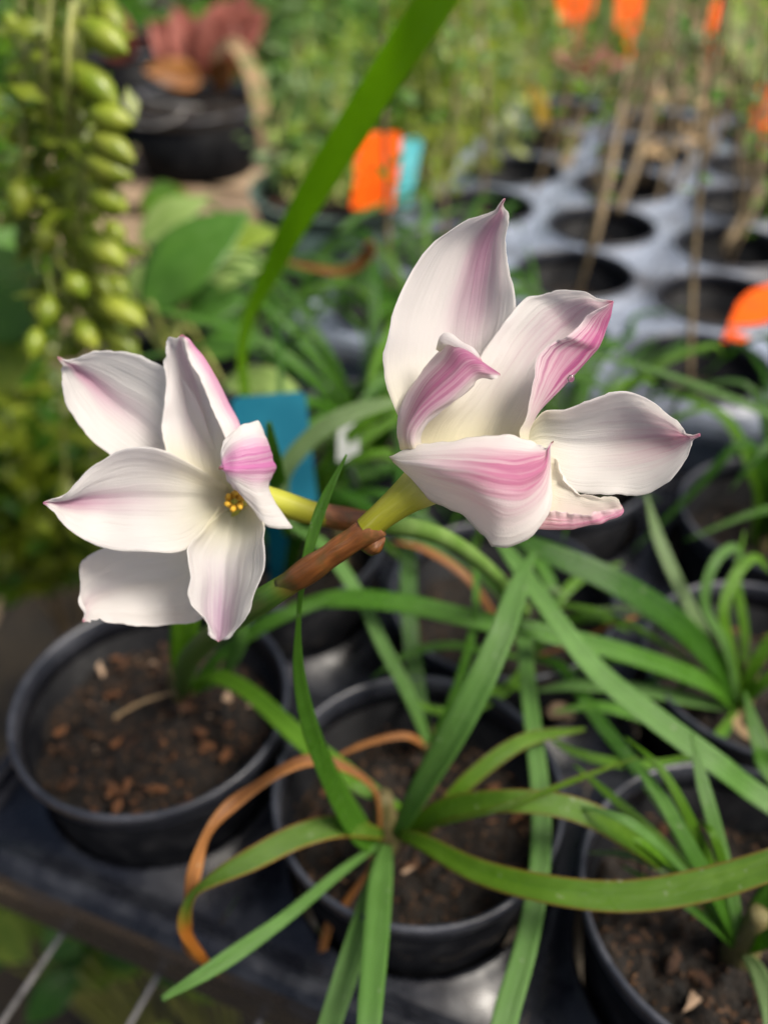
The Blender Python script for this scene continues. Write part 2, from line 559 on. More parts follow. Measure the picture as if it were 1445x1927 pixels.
# wire mesh bench
bench = thing('wire_bench', (0.1, 0.6, 0.0), 'galvanised wire mesh bench that carries the black pot trays', 'bench')
a1, b1 = nrm(A), nrm(B)
o0 = P1 - a1 * 0.075 - b1 * 0.115
LA, LB = 0.85, 1.75
for k in range(18):
    q = o0 + a1 * (k * 0.05)
    v, f, uv = tube([q + [0, 0, BENCH - 0.004], q + b1 * LB / 2 + [0, 0, BENCH - 0.004], q + b1 * LB + [0, 0, BENCH - 0.004]], [0.0013] * 3, 6, 3)
    obj('wire', v, f, M['wire'], bench, uv)
for k in range(24):
    q = o0 + b1 * (k * 0.076)
    v, f, uv = tube([q + [0, 0, BENCH - 0.0012], q + a1 * LA / 2 + [0, 0, BENCH - 0.0012], q + a1 * LA + [0, 0, BENCH - 0.0012]], [0.0013] * 3, 6, 3)
    obj('wire', v, f, M['wire'], bench, uv)
for (sa, sb) in ((0, 0), (1, 0), (0, 1), (1, 1)):
    q = o0 + a1 * (0.08 + sa * (LA - 0.16)) + b1 * (0.2 + sb * (LB - 0.3))
    v, f, uv = tube([q, q + [0, 0, 0.3], q + [0, 0, BENCH - 0.0065]], [0.012] * 3, 10, 3)
    obj('leg', v, f, M['wire'], bench, uv)


def tray(org, a, b, na, nb, r, ztop, zbot, mat, label, name='pot_tray'):
    t = thing(name, (org[0], org[1], zbot), label, 'tray', 'plant trays')
    N = 32
    v, f = [], []
    half = [a * 0.5, b * 0.5]
    for i in range(na):
        for j in range(nb):
            c = org + a * i + b * j
            s = len(v)
            rows = [(r - 0.006, -(ztop - zbot) + 0.004), (r, -0.002), (r + 0.0005, 0.0035), (r + 0.003, 0.0042), (r + 0.0052, 0.0)]
            for rr, zz in rows:
                for k in range(N):
                    w = 2 * math.pi * k / N
                    v.append((c[0] + rr * math.cos(w), c[1] + rr * math.sin(w), ztop + zz))
            # outer parallelogram boundary hit by the same angles
            m2 = np.array([[a[0], b[0]], [a[1], b[1]]]) * 0.5
            inv = np.linalg.inv(m2)
            for k in range(N):
                w = 2 * math.pi * k / N
                d = np.array([math.cos(w), math.sin(w)])
                q = inv @ d
                d = d / np.abs(q).max()
                v.append((c[0] + d[0], c[1] + d[1], ztop))
            for m in range(5):
                for k in range(N):
                    f.append((s + m * N + k, s + m * N + (k + 1) % N, s + (m + 1) * N + (k + 1) % N, s + (m + 1) * N + k))
    obj('plate', v, f, mat, t, smooth=True)
    c0 = org - a * 0.5 - b * 0.5
    cs = [c0, c0 + a * na, c0 + a * na + b * nb, c0 + b * nb]
    ctr = sum(cs) / 4
    v, f = [], []
    prof = [(-0.004, 0.0006), (0.0, 0.002), (0.002, 0.005), (0.005, 0.0062), (0.009, 0.0055), (0.012, 0.002), (0.0135, -0.004), (0.0135, -0.010), (0.010, -0.012), (0.006, -(ztop - zbot) + 0.001)]
    for (off, zz) in prof:
        for p in cs:
            d = p - ctr
            # mitred outward offset
            da = np.dot(d, nrm(a)) / abs(np.dot(d, nrm(a)))
            db = np.dot(d, nrm(b)) / abs(np.dot(d, nrm(b)))
            q = p + nrm(a) * da * off + nrm(b) * db * off
            v.append((q[0], q[1], ztop + zz))
    for m in range(len(prof) - 1):
        for k in range(4):
            f.append((m * 4 + k, m * 4 + (k + 1) % 4, (m + 1) * 4 + (k + 1) % 4, (m + 1) * 4 + k))
    obj('skirt', v, f, mat, t, smooth=False)
    return t


tray(P1, A, B, 4, 3, 0.0515, TRAY, BENCH + 0.001, M['tray'], 'black plastic tray under the front row of pots')
FA = np.array([0.100, -0.045, 0.0])
FB = np.array([0.040, 0.099, 0.0])
F0 = np.array([0.049, 0.713, 0.0])
tray(F0 - FB, FA, FB, 3, 6, 0.0465, 0.695, BENCH + 0.002, M['tray_sky_sheen'], 'pale tray, sky sheen painted on, with three columns of round holes behind the right flower')

# ------------------------------------------------------------------ pots and soil
def chip_mesh(seed, flat, mat):
    r = random.Random(seed)
    v, f = [], []
    n = 6
    for k, (h, s) in enumerate(((-0.5, 0.6), (0.0, 1.0), (0.5, 0.7))):
        for j in range(n):
            w = 2 * math.pi * j / n
            q = s * (0.5 + 0.9 * r.random())
            v.append((q * math.cos(w), 0.6 * q * math.sin(w), h * flat * (0.7 + 0.6 * r.random())))
    for k in range(2):
        for j in range(n):
            f.append((k * n + j, k * n + (j + 1) % n, (k + 1) * n + (j + 1) % n, (k + 1) * n + j))
    f.append(tuple(range(n))[::-1])
    f.append(tuple(range(2 * n, 3 * n)))
    me = bpy.data.meshes.new('bark_chip')
    me.from_pydata(v, [], f)
    me.materials.append(mat)
    return me


CHIPS = [chip_mesh(s, 0.55, M['bark']) for s in range(5)]
PALE = [chip_mesh(20 + s, 0.6, M['chip_pale']) for s in range(2)]


def pot(c, rimz, r, label, soil_label=None, soil_drop=0.016, h=0.094, mat=None, chips=14, seed=0, body='plant_pot', group='black pots', segs=56):
    mat = mat or M['pot']
    rnd = random.Random(seed + 100)
    t = thing(body, (c[0], c[1], rimz - h), label, 'pot', group)
    rb = r * 0.76
    k = r / 0.055
    body_prof = [(0.0, 0.0), (rb - 0.003, 0.0), (rb, 0.002), (r * 0.955, h - 0.013), (r * 0.930, h - 0.013), (rb - 0.002, 0.004), (0.0, 0.004)]
    v, f = lathe(body_prof, segs, (c[0], c[1], rimz - h))
    obj('pot_wall', v, f, mat, t)
    rim_prof = [(r * 0.957, h - 0.0125), (r * 0.972, h - 0.0070), (r * 0.985, h - 0.0062), (r * 1.008, h - 0.0045), (r * 1.012, h - 0.0018), (r * 1.004, h), (r * 0.975, h), (r * 0.962, h - 0.002), (r * 0.932, h - 0.0125), (r * 0.957, h - 0.0125)]
    v, f = lathe(rim_prof, segs, (c[0], c[1], rimz - h))
    obj('rim', v, f, M['pot_rim'] if mat is M['pot'] else mat, t)
    if soil_label is None:
        return t
    zs = rimz - soil_drop
    rs = r * 0.915
    v, f = [(c[0], c[1], zs)], []
    R_, T_ = (26, 80) if chips > 20 else (14, 44)
    for a in range(1, R_ + 1):
        for b in range(T_):
            w = 2 * math.pi * b / T_
            x, y = c[0] + rs * a / R_ * math.cos(w), c[1] + rs * a / R_ * math.sin(w)
            z = zs + 0.007 * k * noise.noise((x * 60, y * 60, seed)) + 0.006 * k * noise.noise((x * 190, y * 190, seed + 3)) + 0.003 * noise.noise((x * 520, y * 520, seed + 5))
            v.append((x, y, z - 0.004 * (a / R_) ** 4))
    for b in range(T_):
        f.append((0, 1 + b, 1 + (b + 1) % T_))
        for a in range(R_ - 1):
            f.append((1 + a * T_ + b, 1 + (a + 1) * T_ + b, 1 + (a + 1) * T_ + (b + 1) % T_, 1 + a * T_ + (b + 1) % T_))
    s = obj('potting_soil', v, f, M['soil'], base=(c[0], c[1], zs), label=soil_label, cat='soil', group='soil in the pots')
    for q in range(chips):
        w, rr = rnd.random() * 6.28, rs * 0.9 * math.sqrt(rnd.random())
        pale = rnd.random() < 0.12
        sc = (0.0006 + 0.0034 * rnd.random() ** 2.5) * k
        inst('bark_chip', rnd.choice(PALE if pale else CHIPS), s, (rr * math.cos(w), rr * math.sin(w), 0.002 + 0.3 * sc),
             (rnd.uniform(-.6, .6), rnd.uniform(-.6, .6), rnd.uniform(0, 6.28)), (sc * 1.2, sc, sc))
    gv, gf = [], []
    for q in range((700 if chips > 40 else 260) if chips else 0):
        w, rr = rnd.random() * 6.28, rs * 0.95 * math.sqrt(rnd.random())
        x, y = c[0] + rr * math.cos(w), c[1] + rr * math.sin(w)
        g = rnd.uniform(0.0004, 0.0013)
        z = zs + 0.007 * k * noise.noise((x * 60, y * 60, seed)) + 0.006 * k * noise.noise((x * 190, y * 190, seed + 3)) + 0.003 * noise.noise((x * 520, y * 520, seed + 5)) - 0.004 * (rr / rs) ** 4
        b = len(gv)
        for (dx, dy, dz) in ((1, 0, 0), (-.5, .9, 0), (-.6, -.8, 0), (0, 0, 1.2)):
            gv.append((x + g * dx * rnd.uniform(.6, 1.6), y + g * dy * rnd.uniform(.6, 1.6), z + g * dz))
        gf += [(b, b + 1, b + 3), (b + 1, b + 2, b + 3), (b + 2, b, b + 3)]
    for q in range(60 if chips > 20 else 0):
        w, rr, a_ = rnd.random() * 6.28, rs * 0.9 * math.sqrt(rnd.random()), rnd.random() * 6.28
        x, y = c[0] + rr * math.cos(w), c[1] + rr * math.sin(w)
        L_ = rnd.uniform(.003, .012)
        b = len(gv)
        dx, dy = math.cos(a_) * L_, math.sin(a_) * L_
        gv += [(x, y, zs + .002), (x + dx * .5 + dy * .1, y + dy * .5 - dx * .1, zs + .004), (x + dx, y + dy, zs + .002), (x + dx * .5 + dy * .1 + .0006, y + dy * .5 - dx * .1 + .0006, zs + .0045)]
        gf += [(b, b + 1, b + 3), (b + 1, b + 2, b + 3)]
    if gv:
        obj('soil_grit', gv, gf, M['grit'], s, smooth=False, kind='stuff')
    return t


NEAR = {}
pot_info = {
    (0, 0): ('large black pot at the left whose soil shows orange bark chips', 'brown bark-strewn soil in the large left pot', 0.0575, 110),
    (1, 0): ('black pot at bottom centre below the main clump of strap leaves', 'dark soil in the bottom centre pot under the leaves', 0.0555, 45),
    (2, 0): ('black pot cut by the lower right corner of the picture', 'dark soil in the pot at the lower right corner', 0.0555, 45),
    (3, 0): ('black pot beyond the right edge, seen only through its leaves', None, 0.054, 0),
    (0, 1): ('black pot hidden behind the left flower in the second row', 'dark soil behind the left flower', 0.054, 8),
    (1, 1): ('black pot in shade behind the bottom centre pot', 'dark soil behind the crossing leaves at centre', 0.054, 12),
    (2, 1): ('black pot at the right edge behind the corner pot', 'dark soil at the right edge behind the corner pot', 0.052, 14),
    (0, 2): ('black pot standing behind the teal tag', 'dark soil behind the teal tag', 0.052, 6),
    (1, 2): ('black pot in the third row below the right flower', 'dark soil in the third row below the right flower', 0.052, 8),
    (2, 2): ('black pot with a dusty, highlight-painted rim right of the right flower', 'dark soil in the dusty rimmed pot right of the flower', 0.050, 8),
}
for (i, j), (lab, sl_, r, ch) in pot_info.items():
    c = cell(i, j)
    NEAR[(i, j)] = c
    pot(c, RIM - 0.004 * j, r, lab, sl_, 0.022 if (i, j) == (0, 0) else 0.026, chips=ch, seed=i * 7 + j)

# ------------------------------------------------------------------ petals
def petal(parent, rows, depth, mats, face='inner', nu=33, nv=44, wave=0.0008, thick=0.00030, seed=0.0, ufr=0.35, crinkle=0.0, seedv=0.55, groove=0.0007, groove_at=0.0):
    """rows from base to tip; each row lists (x, y, mm) across; mm is the depth offset from the flower's depth"""
    ctl = np.array([[P(x, y, depth + mm / 1000.0) for (x, y, mm) in row] for row in rows])
    g = crom(ctl, nv)
    g = np.swapaxes(crom(np.swapaxes(g, 0, 1), nu), 0, 1)
    du = np.gradient(g, axis=1)
    dv = np.gradient(g, axis=0)
    n = nrm(np.cross(du, dv))
    for a in range(nv):
        for b in range(nu):
            u, v = b / (nu - 1) * 2 - 1, a / (nv - 1)
            w = wave * (0.25 + abs(u) ** 3) * noise.noise((u * 1.5 + seed, v * 6.0, seed * 3.1)) * min(1, 3 * v) * min(1, 6 * (1 - v)) * 2.0
            w += 0.00022 * noise.noise((u * 9 + seed, v * 1.6, seed)) * min(1, 5 * (1 - v))
            w += 0.0009 * noise.noise((u * 1.6 + seed, v * 2.6, seed + 7)) * min(1, 4 * v) * min(1, 4 * (1 - v))
            w += 0.0004 * abs(u) ** 6 * noise.noise((u * 3 + seed, v * 16.0, seed + 2)) * min(1, 5 * (1 - v))
            if crinkle:
                w += crinkle * (abs(u) ** 4) * noise.noise((u * 2, v * 22, seed)) * min(1, 5 * (1 - v))
            g[a, b] += n[a, b] * w
            e_ = 0.0007 * np.sign(u) * abs(u) ** 5 * (noise.noise((v * 9.0, seed * 2.7 + u, 1.0)) + 0.6 * noise.noise((v * 26.0, seed + u, 4.0)))
            g[a, b] += nrm(du[a, b]) * e_ * min(1, 4 * (1 - v))
    a, b = int(seedv * (nv - 1)), int(ufr * (nu - 1))
    s0_ = 1 if np.dot(n[a, b], CAM - g[a, b]) > 0 else -1
    if face == 'outer':
        s0_ = -s0_
    uu_ = np.linspace(-1, 1, nu)
    vv_ = np.linspace(0, 1, nv)
    prof_ = np.exp(-((uu_ - groove_at) / 0.10) ** 2)[None, :] * np.clip(np.minimum(vv_ * 4, (1 - vv_) * 4), 0, 1)[:, None]
    g = g - n * (s0_ * groove * prof_)[:, :, None]
    s = 1 if np.dot(n[a, b], CAM - g[a, b]) > 0 else -1
    if face == 'outer':
        s = -s
    v, f, uv, mi = sheet(g, thick, s)
    return obj('petal', v, f, mats, parent, uv, mi)


def R(xy, mm):
    return [(x, y, m) for (x, y), m in zip(xy, mm)]


def W_(px, d):
    return 0.70 * px * d / FPX


# -------- plant of the right flower, rooted in the large left pot
soil1 = NEAR[(0, 0)] + np.array([0.012, 0.012, RIM - 0.024])
lily_r = thing('rain_lily', soil1, 'rain lily with the larger pink-striped white flower, rooted in the left pot', 'flower plant', 'rain lilies')
DR = 0.213
root = Z(345, 1300, RIM - 0.026)
sc_pts = [root, P(352, 1250, 0.36), P(385, 1208, 0.312), P(440, 1165, 0.262), P(500, 1126, 0.236), P(560, 1088, 0.2268)]
v, f, uv = tube(sc_pts, [0.0042, 0.0042, 0.0039, 0.0036, 0.00335, 0.0029], 16, 48)
obj('scape', v, f, M['scape'], lily_r, uv)
v, f, uv = tube([P(533, 1104, .2295), P(580, 1074, .2245), P(630, 1040, .221), P(668, 1014, .219), P(695, 994, .218), P(716, 985, .2175)],
                [0.0026, 0.0034, 0.0032, 0.0031, 0.0035, 0.0031], 18, 40)
v = np.array(v)
for i in range(len(v)):
    v[i] += 0.0005 * np.array(noise.noise_vector(Vector(v[i] * 160)))
obj('spathe', v, f, M['spathe'], lily_r, uv)
fl = [R([(672, 1030), (690, 1042), (700, 1046)], [3, 2, 3]), R([(690, 1018), (703, 1034), (715, 1040)], [2, 0, 2]), R([(705, 1006), (715, 1020), (722, 1026)], [2, 1, 2]), R([(722, 1010), (724, 1012), (725, 1016)], [2, 2, 2])]
g = crom(np.array([[P(x, y, .2165 + m / 1000) for x, y, m in r] for r in fl]), 14)
g = np.swapaxes(crom(np.swapaxes(g, 0, 1), 9), 0, 1)
v, f, uv, mi = sheet(g, 0.0004, 1)
obj('spathe_flap', v, f, M['spathe'], lily_r, uv)
v, f, uv = tube([P(690, 996, .2178), P(722, 968, .2165), P(760, 938, .2155), P(798, 911, .2155), P(825, 893, .217), P(850, 880, .219)],
                [0.0032, 0.0034, 0.0042, 0.0056, 0.0062, 0.0050], 28, 48, cap=False)
flower_r = obj('flower', v, f, M['tube_r'], lily_r, uv, label='larger flower with magenta-veined reflexed petals')

inn = lambda n, **k: petal_mat(n, **k)
MAG = (0.50, 0.065, 0.27)
PNK = (0.60, 0.20, 0.37)
# A : tall back petal
petal(flower_r, [
    R([(795, 868), (822, 868), (850, 868), (885, 866), (915, 860)], [9, 11, 12, 12, 10]),
    R([(752, 790), (800, 785), (850, 780), (897, 775), (935, 765)], [6, 11, 14, 14, 13]),
    R([(726, 700), (782, 695), (842, 690), (900, 685), (945, 670)], [4, 11, 15, 15, 13]),
    R([(728, 640), (785, 640), (847, 640), (906, 632), (962, 620)], [3, 11, 15, 15, 12]),
    R([(740, 580), (795, 583), (855, 585), (915, 575), (971, 562)], [3, 11, 15, 14, 9]),
    R([(768, 515), (818, 522), (872, 525), (923, 515), (961, 497)], [4, 11, 14, 12, 7]),
    R([(815, 455), (852, 460), (891, 463), (927, 462), (953, 462)], [5, 10, 12, 10, 7]),
    R([(872, 417), (893, 420), (916, 424), (938, 426), (957, 424)], [6, 8, 9, 8, 6]),
    R([(920, 399), (928, 401), (936, 403), (946, 405), (955, 403)], [5, 6, 6, 6, 5]),
    R([(936, 388), (939, 388), (941, 388), (944, 388), (947, 389)], [3, 4, 4, 4, 3]),
    R([(947, 374), (948, 374), (949, 374), (950, 374), (951, 374)], [2, 2, 2, 2, 2]),
], DR, [petal_mat('petal_pink_stripe', amt=0.85, width=0.62, v0=0.1, v1=0.62, pink=(0.60, 0.27, 0.45), center=0.66, streak=0.35, tipc=(0.60, 0.22, 0.34), tip0=0.86, throat=0.3), petal_mat('petal_back_pale', amt=0.6, width=0.7, v0=0.1)], 'inner', seed=1.1)
# B : upper right petal with the rolled magenta margin
petal(flower_r, [
    R([(768, 858), (840, 862), (920, 862), (990, 850), (985, 845)], [3, 9, 9, 2, -1]),
    R([(788, 800), (860, 805), (935, 810), (992, 812), (978, 808)], [3, 10, 10, 3, -1]),
    R([(850, 745), (900, 755), (955, 765), (1010, 776), (992, 772)], [4, 10, 11, 4, -2]),
    R([(908, 668), (945, 690), (985, 705), (1040, 745), (1003, 712)], [6, 10, 11, 5, -2]),
    R([(943, 610), (982, 632), (1016, 660), (1078, 706), (1014, 668)], [7, 11, 11, 6, -1]),
    R([(985, 569), (1020, 592), (1052, 622), (1112, 664), (1042, 640)], [8, 11, 11, 6, 0]),
    R([(1015, 556), (1044, 578), (1070, 608), (1124, 646), (1070, 634)], [8, 11, 11, 6, -2]),
    R([(1045, 547), (1066, 567), (1086, 594), (1135, 628), (1090, 610)], [8, 10, 10, 6, 2]),
    R([(1092, 547), (1102, 560), (1112, 576), (1147, 600), (1110, 592)], [6, 7, 8, 5, 2]),
    R([(1124, 561), (1128, 567), (1132, 573), (1151, 580), (1136, 577)], [4, 4, 5, 4, 2]),
    R([(1150, 566), (1151, 566), (1152, 567), (1153, 567), (1152, 568)], [3, 3, 3, 3, 3]),
], DR, [petal_mat('petal_upper_inner', amt=0.6, width=0.55, v0=0.15, v1=0.75, pink=(0.62, 0.30, 0.47), center=0.42, streak=1.0, vein_dark=0.3, tip0=0.93, throat=0.35), petal_mat('petal_magenta_back', amt=1.0, width=0.62, v0=0.0, v1=0.45, pink=MAG, center=0.78, streak=0.9, vein_dark=0.85, veins=38, throat=0.2)], 'inner', nu=49, nv=56, seed=2.3, wave=0.0005)
# E : right petal
petal(flower_r, [
    R([(985, 818), (982, 828), (980, 840), (985, 855), (995, 870)], [2, 5, 6, 5, 3]),
    R([(1020, 772), (1020, 797), (1020, 828), (1025, 868), (1040, 905)], [3, 7, 9, 8, 6]),
    R([(1066, 765), (1072, 796), (1076, 836), (1082, 884), (1085, 927)], [3, 8, 11, 9, 7]),
    R([(1105, 748), (1118, 786), (1128, 834), (1132, 886), (1138, 931)], [2, 8, 11, 9, 6]),
    R([(1145, 732), (1160, 778), (1172, 830), (1176, 884), (1180, 931)], [1, 7, 10, 8, 5]),
    R([(1195, 739), (1208, 778), (1218, 826), (1222, 876), (1218, 925)], [1, 6, 8, 6, 3]),
    R([(1240, 762), (1248, 790), (1256, 823), (1260, 862), (1258, 906)], [1, 4, 6, 4, 1]),
    R([(1266, 790), (1272, 804), (1279, 821), (1283, 846), (1282, 878)], [1, 3, 3, 2, 0]),
    R([(1281, 812), (1286, 815), (1291, 821), (1295, 832), (1296, 846)], [1, 1, 1, 1, 0]),
    R([(1302, 818), (1302, 820), (1302, 823), (1302, 826), (1302, 830)], [0, 0, 0, 0, 0]),
    R([(1315, 815), (1316, 816), (1317, 817), (1317, 819), (1317, 821)], [-1, -1, -1, -1, -1]),
], DR, [petal_mat('petal_right_inner', amt=0.95, width=0.85, v0=0.2, v1=0.85, pink=(0.66, 0.30, 0.42), center=0.5, streak=0.8, vein_dark=0.22, tip0=0.9), petal_mat('petal_right_back', amt=0.8, width=0.7, v0=0.2)], 'inner', seed=4.4, wave=0.0006)
# F : small lower petal, boat shaped with a crinkled lip
petal(flower_r, [
    R([(985, 852), (980, 890), (980, 940), (985, 992), (980, 955)], [4, 3, 0, -4, -6]),
    R([(1028, 857), (1028, 900), (1030, 940), (1025, 997), (1020, 955)], [3, 4, 1, -4, -6]),
    R([(1052, 868), (1054, 908), (1057, 945), (1060, 997), (1052, 963)], [3, 4, 1, -4, -6]),
    R([(1070, 900), (1078, 924), (1085, 950), (1095, 994), (1086, 967)], [2, 3, 1, -4, -6]),
    R([(1094, 930), (1102, 940), (1114, 955), (1128, 987), (1118, 965)], [1, 2, 0, -4, -6]),
    R([(1128, 937), (1134, 943), (1142, 955), (1150, 977), (1144, 961)], [0, 0, -1, -4, -5]),
    R([(1155, 937), (1158, 943), (1163, 953), (1168, 966), (1163, 957)], [-1, -1, -2, -4, -4]),
    R([(1168, 950), (1169, 952), (1171, 955), (1172, 958), (1171, 957)], [-2, -2, -2, -3, -3]),
], DR, [petal_mat('petal_boat_inner', amt=0.12, width=0.6, v0=0.4, white=(0.84, 0.80, 0.72), throat=0.4, tip0=0.96), petal_mat('petal_boat_back', amt=1.0, width=0.8, v0=-0.3, v1=0.3, pink=(0.62, 0.21, 0.38), center=0.74, streak=0.5, throat=0.05, tip0=0.96)], 'inner', nu=45, nv=56, seed=5.2, crinkle=0.0011, ufr=0.15)
# C : curled petal on the left, its outside magenta
petal(flower_r, [
    R([(755, 846), (768, 850), (782, 852), (798, 850)], [2, -4, -6, -2]),
    R([(748, 802), (762, 812), (776, 818), (792, 816)], [3, -4, -7, -5]),
    R([(761, 748), (782, 768), (800, 780), (818, 784)], [4, -4, -8, -6]),
    R([(790, 700), (812, 728), (835, 752), (854, 758)], [4, -5, -9, -7]),
    R([(818, 660), (846, 694), (868, 724), (886, 734)], [3, -6, -10, -8]),
    R([(836, 634), (868, 672), (892, 702), (908, 718)], [1, -7, -10, -8]),
    R([(872, 650), (892, 674), (910, 700), (922, 713)], [-2, -8, -10, -8]),
    R([(906, 676), (915, 688), (924, 702), (932, 709)], [-5, -8, -9, -8]),
    R([(938, 702), (939, 703), (940, 705), (941, 707)], [-7, -7, -7, -7]),
], DR, [petal_mat('petal_curl_inner', amt=0.1), petal_mat('petal_curl_back', amt=0.95, width=1.25, v0=-0.1, v1=0.3, pink=(0.45, 0.095, 0.28), center=0.42, streak=0.7, vein_dark=0.5, veins=20, throat=0.1, tip0=0.97)], 'outer', seed=6.6, ufr=0.5, wave=0.0006)
# rolled bead on the margin of C
v, f, uv = tube([P(824, 660, DR - .0005), P(836, 640, DR - .001), P(846, 638, DR - .003), P(866, 650, DR - .0045), P(888, 662, DR - .0055), P(905, 682, DR - .0065)], [.0006, .0014, .0013, .0009, .0009, .0004], 10, 28)
obj('petal_lip', v, f, petal_mat('petal_lip_white', amt=0.0), flower_r, uv)
# D : front petal, its outside striped pink
petal(flower_r, [
    R([(732, 859), (735, 862), (739, 866), (743, 872)], [-2, -3, -3, -2]),
    R([(756, 849), (756, 862), (762, 880), (774, 902)], [-4, -6, -6, -2]),
    R([(795, 835), (792, 860), (794, 890), (806, 938)], [-7, -10, -9, -2]),
    R([(845, 823), (838, 861), (836, 902), (842, 960)], [-9, -13, -13, -4]),
    R([(900, 817), (888, 862), (880, 912), (876, 974)], [-9, -15, -16, -8]),
    R([(950, 820), (935, 864), (922, 930), (903, 1006)], [-8, -16, -18, -12]),
    R([(985, 829), (972, 866), (962, 940), (930, 1033)], [-8, -15, -18, -13]),
    R([(1006, 836), (1000, 864), (996, 930), (980, 1019)], [-8, -13, -16, -12]),
    R([(1020, 840), (1020, 860), (1022, 905), (1022, 970)], [-9, -11, -13, -11]),
    R([(1027, 842), (1029, 850), (1032, 870), (1034, 905)], [-10, -10, -11, -10]),
    R([(1031, 838), (1032, 840), (1033, 843), (1034, 848)], [-10, -10, -10, -10]),
    R([(1040, 830), (1040, 830), (1041, 831), (1041, 831)], [-9, -9, -9, -9]),
], DR, [petal_mat('petal_front_inner', amt=0.2), petal_mat('petal_front_back', amt=1.0, width=0.95, v0=0.04, v1=0.55, pink=(0.54, 0.17, 0.33), center=0.47, streak=1.0, vein_dark=0.3, veins=13, throat=0.05, tip0=1.2, rib=0.36)], 'outer', nu=41, nv=50, seed=8.1, wave=0.0007, ufr=0.5)
# a water drop clinging under petal B
bm_v, bm_f = lathe([(0.0, -0.001), (0.0007, -0.0007), (0.0009, 0), (0.0006, 0.0007), (0.0, 0.001)], 12, P(1074, 712, DR + .004))
s = NB('water_drop')
gl = s.n.new('ShaderNodeBsdfPrincipled')
gl.inputs['Transmission Weight'].default_value = 1.0
gl.inputs['Roughness'].default_value = 0.02
gl.inputs['IOR'].default_value = 1.33
om = s.n.new('ShaderNodeOutputMaterial')
s.l.new(gl.outputs[0], om.inputs[0])
obj('water_drop', bm_v, bm_f, s.m, label='tiny clear water drop hanging under the magenta petal edge', cat='water drop')

# -------- plant of the left flower, rooted in the pot behind
DL = 0.234
base_l = NEAR[(1, 1)] + np.array([0.004, -0.004, RIM - 0.030])
lily_l = thing('rain_lily', base_l, 'rain lily with the left, paler flower facing the viewer, its stalk crossing behind', 'flower plant', 'rain lilies')
v, f, uv = tube([base_l + [0, 0, -.004], base_l + [0.002, 0.002, .02], P(985, 1150, .372), P(925, 1078, .335), P(850, 1020, .30), P(775, 993, .278), P(690, 983, .262)],
                [0.0028, 0.0028, 0.0028, 0.0028, 0.0029, 0.0030, 0.0031], 14, 56)
obj('scape', v, f, M['scape_pale'], lily_l, uv)
v, f, uv = tube([P(712, 985, .267), P(670, 980, .2585), P(630, 973, .2545), P(598, 967, .252)], [.0032, .0035, .0035, .0031], 14, 24)
obj('spathe', v, f, M['spathe'], lily_l, uv)
v, f, uv = tube([P(625, 974, .254), P(575, 962, .2505), P(530, 947, .2475), P(495, 938, .245), P(460, 934, .243), P(435, 932, .242)], [.0030, .0034, .0035, .0038, .0055, .0072], 24, 40, cap=False)
flower_l = obj('flower', v, f, M['tube_l'], lily_l, uv, label='paler left flower, open face with yellow throat')
WL = (0.81, 0.795, 0.79)
# A
petal(flower_l, [
    R([(420, 890), (412, 900), (405, 910), (398, 915), (390, 920)], [7, 8, 8, 8, 7]),
    R([(385, 790), (355, 820), (325, 850), (305, 875), (290, 890)], [7, 10, 11, 10, 7]),
    R([(345, 715), (305, 752), (268, 795), (240, 832), (215, 862)], [6, 10, 12, 10, 6]),
    R([(295, 682), (254, 718), (217, 757), (190, 795), (168, 825)], [5, 9, 11, 9, 5]),
    R([(240, 664), (208, 692), (178, 722), (155, 752), (136, 775)], [4, 7, 9, 7, 4]),
    R([(192, 663), (170, 681), (150, 700), (135, 716), (120, 732)], [3, 5, 6, 5, 3]),
    R([(155, 673), (146, 680), (138, 688), (128, 696), (117, 704)], [2, 3, 3, 3, 2]),
    R([(130, 678), (127, 680), (124, 682), (121, 685), (118, 688)], [1, 1, 1, 1, 1]),
    R([(109, 670), (109, 671), (109, 672), (109, 673), (109, 675)], [-1, -1, -1, -1, -1]),
], DL, [petal_mat('petal_left_upper', amt=0.95, width=0.42, v0=0.1, v1=0.6, pink=(0.56, 0.31, 0.44), white=WL, streak=0.3, tipc=(0.62, 0.28, 0.30), tip0=0.9, throat=0.1), petal_mat('petal_left_upper_back', amt=0.7, width=0.6)], 'inner', seed=10.0, ufr=0.5)
# D
petal(flower_l, [
    R([(415, 975), (415, 990), (415, 1005), (412, 1020), (405, 1040)], [7, 8, 9, 9, 8]),
    R([(320, 985), (338, 1030), (350, 1080), (362, 1125), (385, 1158)], [8, 11, 13, 12, 9]),
    R([(252, 1005), (272, 1048), (288, 1095), (300, 1140), (312, 1177)], [8, 11, 13, 11, 7]),
    R([(198, 1030), (218, 1065), (232, 1105), (244, 1145), (255, 1179)], [7, 10, 11, 9, 5]),
    R([(163, 1054), (180, 1084), (194, 1115), (206, 1146), (216, 1174)], [5, 7, 9, 7, 3]),
    R([(150, 1085), (160, 1107), (171, 1129), (181, 1150), (190, 1167)], [3, 5, 6, 5, 2]),
    R([(152, 1120), (158, 1132), (164, 1144), (171, 1155), (178, 1164)], [2, 3, 3, 3, 1]),
    R([(160, 1152), (162, 1155), (164, 1158), (167, 1161), (171, 1164)], [1, 1, 1, 1, 0]),
    R([(155, 1168), (156, 1169), (157, 1170), (158, 1170), (160, 1170)], [-1, -1, -1, -1, -1]),
], DL, [petal_mat('petal_left_lower', amt=0.15, width=0.4, v0=0.3, white=WL, streak=0.3, tip0=0.94, throat=0.1, tipc=(0.65, 0.25, 0.33)), petal_mat('petal_left_lower_back', amt=0.5, width=0.6)], 'inner', seed=11.0, ufr=0.5)
